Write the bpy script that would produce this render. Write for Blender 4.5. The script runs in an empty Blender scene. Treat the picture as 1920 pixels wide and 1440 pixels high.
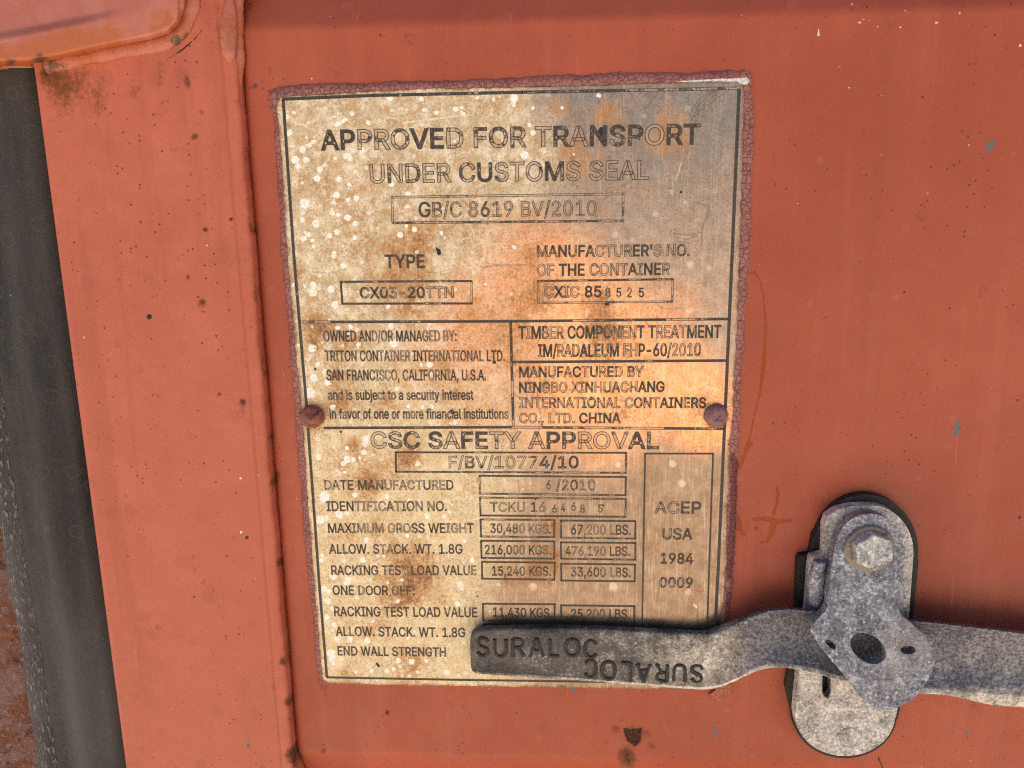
import bpy, bmesh, math, random
import numpy as np
from mathutils import Matrix, Vector, Euler
from mathutils.geometry import tessellate_polygon, delaunay_2d_cdt

scene = bpy.context.scene
COL = scene.collection
rng = np.random.default_rng(7)

# ------------------------------------------------------------------ camera
CAM_DIST, CAM_Z, FPX = 0.347, 1.2, 1442.0        # metres; focal length in pixels of a 1920 wide picture
ROT = (Matrix.Rotation(math.radians(-0.83345), 3, 'Z') @ Matrix.Rotation(math.radians(3.0236), 3, 'Y')
       @ Matrix.Rotation(math.radians(-11.6703), 3, 'X'))
cam_data = bpy.data.cameras.new('camera')
cam = bpy.data.objects.new('camera', cam_data)
COL.objects.link(cam)
cam_data.sensor_width = 36.0
cam_data.lens = FPX / 1920 * 36.0
cam_data.clip_start, cam_data.clip_end = 0.01, 500.0
cam.matrix_world = Matrix.Translation((0, -CAM_DIST, CAM_Z)) @ (Matrix.Rotation(math.radians(90), 3, 'X') @ ROT).to_4x4()
scene.camera = cam

# ------------------------------------------------------------------ sky, sun, exposure
SUN_EL, SUN_AZ = math.radians(70), math.radians(-40)   # high and behind the door, a little to its left
sun_from = Vector((math.cos(SUN_EL) * math.sin(SUN_AZ), math.cos(SUN_EL) * math.cos(SUN_AZ), math.sin(SUN_EL)))
world = bpy.data.worlds.new("World")
scene.world = world
world.use_nodes = True
wn = world.node_tree.nodes
sky = wn.new('ShaderNodeTexSky')
sky.sky_type = 'NISHITA'
sky.sun_disc = False
sky.sun_elevation = SUN_EL
sky.sun_rotation = SUN_AZ
world.node_tree.links.new(sky.outputs[0], wn['Background'].inputs[0])
wn['Background'].inputs[1].default_value = 0.05
sun_data = bpy.data.lights.new('sun', 'SUN')
sun_data.energy, sun_data.angle, sun_data.color = 5.0, math.radians(0.53), (1.0, 0.93, 0.84)
sun = bpy.data.objects.new('sun', sun_data)
COL.objects.link(sun)
sun.location = sun_from * 10
sun.rotation_euler = sun_from.to_track_quat('Z', 'Y').to_euler()
vs = scene.view_settings
vs.view_transform, vs.look, vs.gamma, vs.use_curve_mapping, vs.exposure = 'Standard', 'None', 1.0, False, 1.58
scene.cycles.use_denoising = False
scene.cycles.filter_width = 1.15
scene.cycles.max_bounces = 8
scene.cycles.sample_clamp_indirect = 4.0

# ------------------------------------------------------------------ geometry helpers
RM = np.array(ROT)


def at(px, py, d=0.0):
    """where the line of sight through a picture point meets the plane d millimetres in front of the door"""
    r = RM @ np.array([(px - 960) / FPX, -(py - 720) / FPX, -1.0])
    t = (CAM_DIST - d * 1e-3) / -r[2]
    return np.array([t * r[0], -d * 1e-3, CAM_Z + t * r[1]])


def ats(pts, d=0.0):
    return np.array([at(p[0], p[1], d) for p in pts])


MM = CAM_DIST / FPX * 1000      # about 0.24 mm for one picture pixel on the door


def to_px(P):
    """picture coordinates of an array of world points (used only to lay out wear masks)"""
    d = np.stack([P[:, 0], P[:, 2] - CAM_Z, -(P[:, 1] + CAM_DIST)], 1) @ RM
    return np.stack([960 + FPX * d[:, 0] / -d[:, 2], 720 - FPX * d[:, 1] / -d[:, 2]], 1)


def new_mesh(name, verts, faces, mats, parent=None, smooth=False, origin=None, mat_idx=None):
    me = bpy.data.meshes.new(name)
    V = np.asarray(verts, float)
    if origin is not None:
        V = V - np.asarray(origin)
    me.from_pydata(V.tolist(), [], [list(map(int, f)) for f in faces])
    for m in (mats if isinstance(mats, (list, tuple)) else [mats]):
        me.materials.append(m)
    if mat_idx is not None:
        me.polygons.foreach_set('material_index', np.asarray(mat_idx, np.int32))
    if smooth:
        me.polygons.foreach_set('use_smooth', np.ones(len(me.polygons), bool))
    me.update()
    o = bpy.data.objects.new(name, me)
    COL.objects.link(o)
    if parent is not None:
        o.parent = parent
    elif origin is not None:
        o.location = origin
    return o


def attr(o, name, vals):
    a = o.data.attributes.new(name, 'FLOAT', 'POINT')
    a.data.foreach_set('value', np.asarray(vals, np.float32))


def root(name, label, cat, loc, group=None):
    o = bpy.data.objects.new(name, None)
    o.empty_display_size = 0.02
    o.location = loc
    COL.objects.link(o)
    o['label'], o['category'] = label, cat
    if group:
        o['group'] = group
    return o


def grid_faces(nr, nc, flip=False):
    i = np.arange(nr - 1)[:, None] * nc + np.arange(nc - 1)[None, :]
    f = np.stack([i, i + 1, i + nc + 1, i + nc], -1).reshape(-1, 4)
    return f[:, ::-1] if flip else f


def resample(P, n):
    P = np.asarray(P, float)
    s = np.r_[0, np.cumsum(np.linalg.norm(np.diff(P, axis=0), axis=1))]
    t = np.linspace(0, s[-1], n)
    return np.stack([np.interp(t, s, P[:, k]) for k in range(P.shape[1])], 1)


def smooth_path(P, n):
    """Catmull-Rom through the points"""
    P = np.asarray(P, float)
    Q = np.vstack([2 * P[0] - P[1], P, 2 * P[-1] - P[-2]])
    out = []
    m = 12
    for i in range(1, len(Q) - 2):
        for t in np.arange(m) / m:
            a, b, c, d = Q[i - 1], Q[i], Q[i + 1], Q[i + 2]
            out.append(0.5 * ((2 * b) + (c - a) * t + (2 * a - 5 * b + 4 * c - d) * t * t + (3 * b - a - 3 * c + d) * t ** 3))
    out.append(P[-1])
    return resample(np.array(out), n)


def sdf_caps(XY, caps, far=40.0):
    """signed distance (picture pixels) to a union of capsules (x0,y0,r0,x1,y1,r1) or discs (x,y,r)"""
    out = np.full(len(XY), far)
    for c in caps:
        if len(c) == 3:
            x0, y0, r0 = c
            x1, y1, r1 = c
        else:
            x0, y0, r0, x1, y1, r1 = c
        R = max(r0, r1) + far
        m = np.nonzero((XY[:, 0] > min(x0, x1) - R) & (XY[:, 0] < max(x0, x1) + R) & (XY[:, 1] > min(y0, y1) - R) & (XY[:, 1] < max(y0, y1) + R))[0]
        if not len(m):
            continue
        p = XY[m]
        d = np.array([x1 - x0, y1 - y0])
        L = d @ d
        t = np.clip(((p - (x0, y0)) @ d) / L, 0, 1) if L > 0 else np.zeros(len(p))
        v = np.hypot(p[:, 0] - x0 - t * d[0], p[:, 1] - y0 - t * d[1]) - (r0 + (r1 - r0) * t)
        out[m] = np.minimum(out[m], v)
    return out


def sdf_poly(XY, poly):
    P = np.asarray(poly, float)
    d = np.full(len(XY), 1e9)
    ins = np.zeros(len(XY), bool)
    for a, b in zip(P, np.roll(P, -1, 0)):
        e = b - a
        t = np.clip(((XY - a) @ e) / (e @ e + 1e-12), 0, 1)
        d = np.minimum(d, np.hypot(XY[:, 0] - a[0] - t * e[0], XY[:, 1] - a[1] - t * e[1]))
        c = (a[1] > XY[:, 1]) != (b[1] > XY[:, 1])
        with np.errstate(divide='ignore', invalid='ignore'):
            ins ^= c & (XY[:, 0] < (b[0] - a[0]) * (XY[:, 1] - a[1]) / (b[1] - a[1]) + a[0])
    return np.where(ins, -d, d)


def blobs(XY, lst):
    """soft field 0..1 from (x, y, radius, strength[, stretch in y])"""
    out = np.zeros(len(XY))
    for b in lst:
        x, y, r, s = b[:4]
        k = b[4] if len(b) > 4 else 1.0
        q = ((XY[:, 0] - x) ** 2 + ((XY[:, 1] - y) / k) ** 2) / (r * r)
        out = 1 - (1 - out) * (1 - s * np.exp(-q))
    return out


def path_caps(pts, r):
    out = []
    for i in range(len(pts) - 1):
        r0 = r[i] if isinstance(r, (list, tuple)) else r
        r1 = r[i + 1] if isinstance(r, (list, tuple)) else r
        out.append((pts[i][0], pts[i][1], r0, pts[i + 1][0], pts[i + 1][1], r1))
    return out


def sstep(a, b, x):
    t = np.clip((x - a) / (b - a), 0, 1)
    return t * t * (3 - 2 * t)


# ------------------------------------------------------------------ material helpers
class Mat:
    def __init__(self, name):
        self.m = bpy.data.materials.new(name)
        self.m.use_nodes = True
        self.t = self.m.node_tree
        self.n, self.l = self.t.nodes, self.t.links
        self.b = self.n['Principled BSDF']
        self.out = self.n['Material Output']
        self.co = self.n.new('ShaderNodeTexCoord').outputs['Object']

    def put(self, sock, v):
        if isinstance(v, bpy.types.NodeSocket):
            self.l.new(v, sock)
        elif v is not None:
            if hasattr(sock.default_value, '__len__') and not hasattr(v, '__len__'):
                v = (v, v, v, 1) if len(sock.default_value) == 4 else (v, v, v)
            elif hasattr(v, '__len__') and hasattr(sock.default_value, '__len__') and len(sock.default_value) == 4 and len(v) == 3:
                v = (*v, 1)
            sock.default_value = v

    def math(self, op, a, b=None, c=None):
        n = self.n.new('ShaderNodeMath')
        n.operation = op
        for i, v in enumerate((a, b, c)):
            if v is not None:
                self.put(n.inputs[i], v)
        return n.outputs[0]

    def add(self, a, b): return self.math('ADD', a, b)
    def sub(self, a, b): return self.math('SUBTRACT', a, b)
    def mul(self, a, b): return self.math('MULTIPLY', a, b)

    def ramp(self, v, a, b, lo=0.0, hi=1.0):
        n = self.n.new('ShaderNodeMapRange')
        n.interpolation_type = 'SMOOTHSTEP'
        for i, x in enumerate((v, a, b, lo, hi)):
            self.put(n.inputs[i], x)
        return n.outputs[0]

    def scale(self, s, off=(0, 0, 0), rot=(0, 0, 0)):
        n = self.n.new('ShaderNodeMapping')
        self.l.new(self.co, n.inputs[0])
        n.inputs['Location'].default_value = off
        n.inputs['Rotation'].default_value = rot
        n.inputs['Scale'].default_value = s
        return n.outputs[0]

    def noise(self, s, detail=4, rough=0.55, co=None, dist=0.0):
        """s = features per metre"""
        n = self.n.new('ShaderNodeTexNoise')
        self.l.new(co or self.co, n.inputs['Vector'])
        n.inputs['Scale'].default_value = s
        n.inputs['Detail'].default_value = detail
        n.inputs['Roughness'].default_value = rough
        n.inputs['Distortion'].default_value = dist
        return n.outputs['Fac']

    def vor(self, s, feature='F1', rnd=1.0, co=None):
        n = self.n.new('ShaderNodeTexVoronoi')
        n.feature = feature
        self.l.new(co or self.co, n.inputs['Vector'])
        n.inputs['Scale'].default_value = s
        n.inputs['Randomness'].default_value = rnd
        return n

    def dots(self, s, keep, r0, r1, co=None):
        """scattered round specks: a share `keep` of the cells of size 1/s carries one, radius r0..r1 of a cell"""
        v = self.vor(s, co=co)
        sep = self.n.new('ShaderNodeSeparateColor')
        self.l.new(v.outputs['Color'], sep.inputs[0])
        on = self.math('LESS_THAN', sep.outputs[0], keep)
        r = self.ramp(sep.outputs[1], 0.0, 1.0, r0, r1)
        m = self.ramp(self.sub(v.outputs['Distance'], r), 0.04, -0.04)
        return self.mul(on, m)

    def attr(self, name):
        n = self.n.new('ShaderNodeAttribute')
        n.attribute_name = name
        return n.outputs['Fac']

    def mix(self, f, a, b, mode='MIX'):
        n = self.n.new('ShaderNodeMix')
        n.data_type = 'RGBA'
        n.blend_type = mode
        self.put(n.inputs[0], f)
        self.put(n.inputs[6], a)
        self.put(n.inputs[7], b)
        return n.outputs[2]

    def mixf(self, f, a, b):
        n = self.n.new('ShaderNodeMix')
        self.put(n.inputs[0], f)
        self.put(n.inputs[2], a)
        self.put(n.inputs[3], b)
        return n.outputs[0]

    def bump(self, h, dist, strength=1.0, normal=None):
        n = self.n.new('ShaderNodeBump')
        self.put(n.inputs['Height'], h)
        n.inputs['Distance'].default_value = dist
        n.inputs['Strength'].default_value = strength
        if normal is not None:
            self.l.new(normal, n.inputs['Normal'])
        return n.outputs[0]

    def set(self, color=None, rough=None, metal=None, normal=None, spec=None):
        for k, v in (('Base Color', color), ('Roughness', rough), ('Metallic', metal), ('Normal', normal), ('Specular IOR Level', spec)):
            if v is not None:
                self.put(self.b.inputs[k], v)
        return self.m


def lin(r, g, b):
    f = lambda c: c / 12.92 if c <= 0.04045 else ((c + 0.055) / 1.055) ** 2.4
    return tuple(f(x / 255) for x in (r, g, b))


# ------------------------------------------------------------------ materials
def paint_mat(name, weathered):
    M = Mat(name)
    big = M.noise(9, 5, 0.6)
    mid = M.noise(60, 5, 0.6)
    fine = M.noise(900, 3, 0.6)
    base = M.mix(M.ramp(big, 0.3, 0.7), (0.325, 0.066, 0.033), (0.40, 0.088, 0.046))
    if weathered:      # chalky, pinker, with dried drop rings; brighter light on the frame painted in
        base = M.mix(0.75, base, (0.485, 0.117, 0.066))
        base = M.mix(M.ramp(mid, 0.35, 0.72, 0.15, 0.7), base, (0.53, 0.15, 0.095))
        v = M.vor(95)
        sep = M.n.new('ShaderNodeSeparateColor')
        M.l.new(v.outputs['Color'], sep.inputs[0])
        wob = M.add(v.outputs['Distance'], M.mul(M.sub(M.noise(420, 2), 0.5), 0.28))
        disc = M.ramp(M.sub(wob, M.ramp(sep.outputs[1], 0, 1, 0.12, 0.38)), 0.03, -0.03)
        on = M.math('LESS_THAN', sep.outputs[0], 0.33)
        base = M.mix(M.mul(M.mul(on, disc), M.ramp(sep.outputs[2], 0, 1, 0.05, 0.26)), base, (0.27, 0.075, 0.055))
    base = M.mix(M.ramp(fine, 0.35, 0.75, 0, 0.16), base, (0.20, 0.05, 0.032))
    dirt = M.ramp(M.noise(28, 7, 0.68), 0.5, 0.78, 0, 0.4)
    base = M.mix(dirt, base, (0.24, 0.066, 0.042))
    # peppered specks
    clus = M.ramp(M.noise(22, 3), 0.4, 0.65, 0.25, 1.0)
    base = M.mix(M.mul(M.dots(420, 0.16, 0.08, 0.24), clus), base, (0.085, 0.03, 0.022))
    base = M.mix(M.mul(M.dots(150, 0.06 if weathered else 0.11, 0.03, 0.085), 0.72 if weathered else 0.9), base, (0.05, 0.022, 0.018))
    base = M.mix(M.mul(M.dots(130, 0.05, 0.02, 0.07, M.scale((1, 1, 1), (0.31, 0, 0.17))), 0.85), base, (0.75, 0.56, 0.48))
    # stains with a shape of their own, seam shade among the rust
    rust = M.attr('rust')
    rn = M.noise(420, 7, 0.8)
    rm = M.ramp(M.add(rust, M.mul(M.sub(rn, 0.5), 1.3)), 0.30, 0.80)
    base = M.mix(M.mul(rm, M.ramp(rust, 0.0, 0.12)), base, (0.17, 0.05, 0.02))
    core = M.ramp(M.add(rust, M.mul(M.sub(rn, 0.5), 1.2)), 0.80, 1.0)
    base = M.mix(core, base, (0.06, 0.024, 0.014))
    wob = M.mul(M.sub(M.noise(500, 4, 0.65), 0.5), 7.0)
    drip = M.ramp(M.add(M.sub(M.attr('drip'), 0.8), wob), 0.7, -0.9)
    base = M.mix(M.mul(drip, 0.97), base, (0.29, 0.042, 0.003))
    wob2 = M.mul(M.sub(M.noise(500, 3), 0.5), 2.4)
    grey = M.ramp(M.add(M.attr('grey'), wob2), 0.5, -0.5)
    base = M.mix(grey, base, (0.125, 0.127, 0.132))
    blk = M.ramp(M.add(M.attr('black'), wob2), 0.5, -0.5)
    base = M.mix(blk, base, (0.018, 0.016, 0.018))
    wht = M.ramp(M.add(M.attr('white'), wob2), 0.5, -0.6)
    base = M.mix(wht, base, (0.8, 0.66, 0.6))
    chip = M.ramp(M.add(M.attr('chip'), M.mul(wob2, 2.2)), 0.8, -0.8)
    cc = M.mix(M.ramp(M.noise(700, 6, 0.7), 0.35, 0.65), (0.010, 0.006, 0.005), (0.10, 0.036, 0.016))  # chip rust, darkened to stand for shade inside the pit
    base = M.mix(chip, base, cc)
    run = M.noise(70, 4, 0.6, M.scale((1, 1, 0.05)))
    base = M.mix(M.ramp(run, 0.52, 0.70, 0, 0.20), base, (0.47, 0.125, 0.075))
    base = M.mix(M.ramp(run, 0.46, 0.32, 0, 0.20), base, (0.24, 0.055, 0.032))
    base = M.mix(M.mul(M.dots(75, 0.3, 0.05, 0.2, M.scale((1, 1, 1), (0.07, 0, 0.21))), 0.16), base, (0.52, 0.16, 0.10))
    smu = M.mul(M.ramp(M.noise(110, 6, 0.7), 0.60, 0.70), M.ramp(M.noise(18, 3), 0.50, 0.62))
    base = M.mix(M.mul(smu, 0.5), base, (0.17, 0.042, 0.026))
    # fine light scratches
    sc = M.noise(300, 3, 0.5, M.scale((1.0, 1, 0.06), (0, 0, 0), (0, 0.5, 0)))
    base = M.mix(M.ramp(sc, 0.70, 0.76, 0, 0.3), base, (0.5, 0.2, 0.14))
    h = M.add(M.mul(mid, 0.5), M.add(M.mul(fine, 0.10), M.mul(big, 2.0)))
    h = M.sub(h, M.mul(chip, 0.9))
    h = M.add(h, M.mul(M.add(grey, M.add(blk, wht)), 0.12))
    nrm = M.bump(h, 0.0006, 0.7)
    rough = M.mixf(M.ramp(mid, 0.3, 0.7), 0.42 if not weathered else 0.5, 0.6 if not weathered else 0.68)
    rough = M.mixf(M.math('MAXIMUM', chip, rm), rough, 0.9)
    return M.set(base, rough, 0.0, nrm, 0.28)


paint = paint_mat('red oxide door paint', False)
paint_old = paint_mat('chalky door paint, brighter light painted in', True)


def weld_mat():
    M = Mat('painted weld')
    n1 = M.noise(140, 5, 0.6)
    n2 = M.noise(500, 4, 0.6)
    c = M.mix(M.ramp(n1, 0.35, 0.65), (0.42, 0.125, 0.08), (0.38, 0.088, 0.028))
    c = M.mix(M.ramp(M.noise(60, 5, 0.65), 0.5, 0.7, 0, 0.75), c, (0.22, 0.075, 0.028))
    c = M.mix(M.ramp(n2, 0.66, 0.74, 0, 0.75), c, (0.08, 0.035, 0.025))
    c = M.mix(M.ramp(M.add(M.attr('grime'), M.mul(M.sub(n2, 0.5), 1.8)), 0.35, 1.05, 0, 0.9), c, (0.045, 0.024, 0.012))
    return M.set(c, 0.55, 0, M.bump(M.add(n1, M.mul(n2, 0.3)), 0.0012, 0.8))


weld = weld_mat()


def hinge_mat():
    M = Mat('hinge paint')
    n1 = M.noise(60, 5, 0.6)
    n2 = M.noise(700, 3, 0.6)
    c = M.mix(M.ramp(n1, 0.35, 0.7), (0.42, 0.122, 0.082), (0.46, 0.15, 0.105))
    st = M.attr('stain')
    c = M.mix(M.ramp(M.add(st, M.mul(M.sub(M.noise(170, 5, 0.65), 0.5), 0.8)), 0.3, 0.75, 0, 0.9), c, (0.40, 0.095, 0.022))
    c = M.mix(M.ramp(M.add(M.attr('grime'), M.mul(M.sub(M.noise(300, 5, 0.7), 0.5), 1.5)), 0.35, 1.05, 0, 0.9), c, (0.05, 0.028, 0.013))
    c = M.mix(M.mul(M.dots(220, 0.09, 0.04, 0.12), 0.8), c, (0.1, 0.04, 0.03))
    v = M.vor(70)
    c = M.mix(M.mul(M.ramp(v.outputs['Distance'], 0.32, 0.28), 0.2), c, (0.53, 0.2, 0.14))
    return M.set(c, 0.5, 0, M.bump(M.add(n1, M.mul(n2, 0.15)), 0.0006, 0.7))


hinge_paint = hinge_mat()


def galv_mat(name, dark, mid_c, light, warm, contrast=1.0, metal=0.35, speck=True, s=1.0):
    M = Mat(name)
    n1 = M.noise(110 * s, 6, 0.7)
    n2 = M.noise(620 * s, 5, 0.72)
    n3 = M.noise(26 * s, 4, 0.6)
    n4 = M.noise(1900 * s, 3, 0.6)
    f = M.add(M.mul(n1, 0.35), M.add(M.mul(n2, 0.45), M.mul(n4, 0.2)))
    c = M.mix(M.ramp(f, 0.40, 0.52), dark, mid_c)
    c = M.mix(M.ramp(f, 0.50, 0.60), c, light)
    c = M.mix(M.ramp(n3, 0.48, 0.68, 0, 0.5), c, warm)
    if speck:
        c = M.mix(M.mul(M.dots(520, 0.18, 0.1, 0.3), 0.65), c, (0.62, 0.6, 0.6))
        c = M.mix(M.mul(M.dots(380, 0.12, 0.08, 0.26, M.scale((1, 1, 1), (0.2, 0.1, 0.4))), 0.7), c, (0.06, 0.06, 0.07))
    h = M.add(n2, M.add(M.mul(n1, 0.7), M.mul(n4, 0.35)))
    return M.set(c, M.mixf(f, 0.75, 0.45), metal, M.bump(h, 0.0007 / s, 0.5 * contrast))


galv = galv_mat('galvanised steel', (0.065, 0.068, 0.082), (0.20, 0.203, 0.245), (0.50, 0.50, 0.57), (0.26, 0.24, 0.24), metal=0.45)
galv_base = galv_mat('weathered zinc plate', (0.15, 0.125, 0.115), (0.44, 0.40, 0.375), (0.80, 0.765, 0.735), (0.46, 0.39, 0.33), metal=0.1)
galv_bolt = galv_mat('zinc crusted bolt', (0.14, 0.14, 0.15), (0.36, 0.36, 0.37), (0.74, 0.73, 0.74), (0.42, 0.40, 0.37), metal=0.2)


def bar_mat():
    M = Mat('worn cast handle steel')
    n1 = M.noise(70, 6, 0.7)
    n2 = M.noise(650, 6, 0.75)
    n4 = M.noise(1700, 4, 0.7)
    f = M.add(M.mul(n1, 0.45), M.add(M.mul(n2, 0.4), M.mul(n4, 0.15)))
    worn = M.attr('worn')  # wear along the bar, plus rims painted as lit from below
    f = M.add(f, M.mul(M.sub(worn, 0.5), 0.22))
    c = M.mix(M.ramp(f, 0.38, 0.50), (0.020, 0.019, 0.021), (0.095, 0.083, 0.078))
    c = M.mix(M.ramp(f, 0.50, 0.58), c, (0.30, 0.265, 0.24))
    c = M.mix(M.ramp(f, 0.58, 0.66), c, (0.70, 0.64, 0.59))
    c = M.mix(M.ramp(M.noise(32, 4), 0.5, 0.68, 0, 0.4), c, (0.16, 0.115, 0.09))
    sky_blue = M.attr('bare')  # mask of the painted sky blue, not bare metal
    c = M.mix(M.mul(sky_blue, 0.6), c, M.mix(M.ramp(n2, 0.35, 0.65), (0.045, 0.05, 0.075), (0.27, 0.275, 0.33)))  # blue of the sky mirrored in the dished neck, painted as colour
    c = M.mix(M.mul(M.dots(420, 0.12, 0.08, 0.25), 0.6), c, (0.55, 0.5, 0.46))
    h = M.add(n2, M.add(n1, M.mul(n4, 0.4)))
    return M.set(c, M.mixf(f, 0.7, 0.42), M.mixf(sky_blue, 0.3, 0.65), M.bump(h, 0.0008, 0.45))


bar_steel = bar_mat()


def letter_mat():
    M = Mat('grimy raised letters')
    n = M.noise(700, 5, 0.7)
    c = M.mix(M.ramp(n, 0.35, 0.62), (0.014, 0.013, 0.014), (0.045, 0.040, 0.038))
    c = M.mix(M.ramp(n, 0.60, 0.68, 0, 0.8), c, (0.22, 0.19, 0.17))
    return M.set(c, 0.6, 0.3, M.bump(n, 0.0006, 0.8))


cast_letters = letter_mat()


def rubber_mat(name, c0, c1, streak):
    M = Mat(name)
    n = M.noise(40, 5, 0.65, M.scale((1, 1, 0.18)))
    n2 = M.noise(900, 4, 0.7)
    n5 = M.noise(12, 4, 0.6)
    c = M.mix(M.ramp(n, 0.36, 0.66), c0, c1)
    c = M.mix(M.ramp(n5, 0.45, 0.7, 0, 0.5), c, tuple(x * 1.5 for x in c1))
    c = M.mix(M.ramp(n2, 0.5, 0.72, 0, 0.4), c, tuple(min(1, x * 2.2) for x in c1))
    c = M.mix(M.mul(M.dots(170, 0.07, 0.02, 0.07), 0.8), c, (0.42, 0.38, 0.33))
    v = M.vor(70)
    ring = M.mul(M.ramp(v.outputs['Distance'], 0.20, 0.24), M.ramp(v.outputs['Distance'], 0.29, 0.25))
    c = M.mix(M.mul(ring, 0.15), c, (0.12, 0.115, 0.11))
    h = M.mul(n2, 0.5)
    if streak:
        s = M.noise(900, 3, 0.6, M.scale((1.0, 1, 0.30), (0, 0, 0), (0, 0.55, 0)))
        fl = M.ramp(s, 0.55, 0.68)
        c = M.mix(M.mul(fl, 0.8), c, (0.28, 0.255, 0.26))
        h = M.add(h, M.mul(s, 3))
    return M.set(c, 0.62, 0, M.bump(h, 0.0008, 0.8), 0.35)


rubber = rubber_mat('perished black rubber', (0.014, 0.0122, 0.0135), (0.044, 0.039, 0.038), False)
rubber_rough = rubber_mat('frayed rubber lip', (0.032, 0.026, 0.028), (0.075, 0.062, 0.062), True)
pad_rubber = rubber_mat('black rubber pad', (0.007, 0.0068, 0.0066), (0.022, 0.02, 0.016), False)


def rusty_mat():
    M = Mat('rusted post')
    n1 = M.noise(55, 6, 0.7)
    n2 = M.noise(420, 6, 0.75)
    c = M.mix(M.ramp(n1, 0.42, 0.58), (0.21, 0.10, 0.085), (0.16, 0.042, 0.010))
    c = M.mix(M.ramp(n2, 0.52, 0.62, 0, 0.85), c, (0.30, 0.19, 0.18))
    c = M.mix(M.ramp(M.noise(90, 6, 0.7), 0.56, 0.64, 0, 0.9), c, (0.035, 0.012, 0.008))
    c = M.mix(M.ramp(M.noise(75, 6, 0.7, M.scale((1, 1, 1), (.4, .2, .1))), 0.56, 0.66, 0, 0.9), c, (0.25, 0.085, 0.018))
    return M.set(c, 0.85, 0, M.bump(M.add(n1, n2), 0.002, 1.0))


rusty = rusty_mat()


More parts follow.
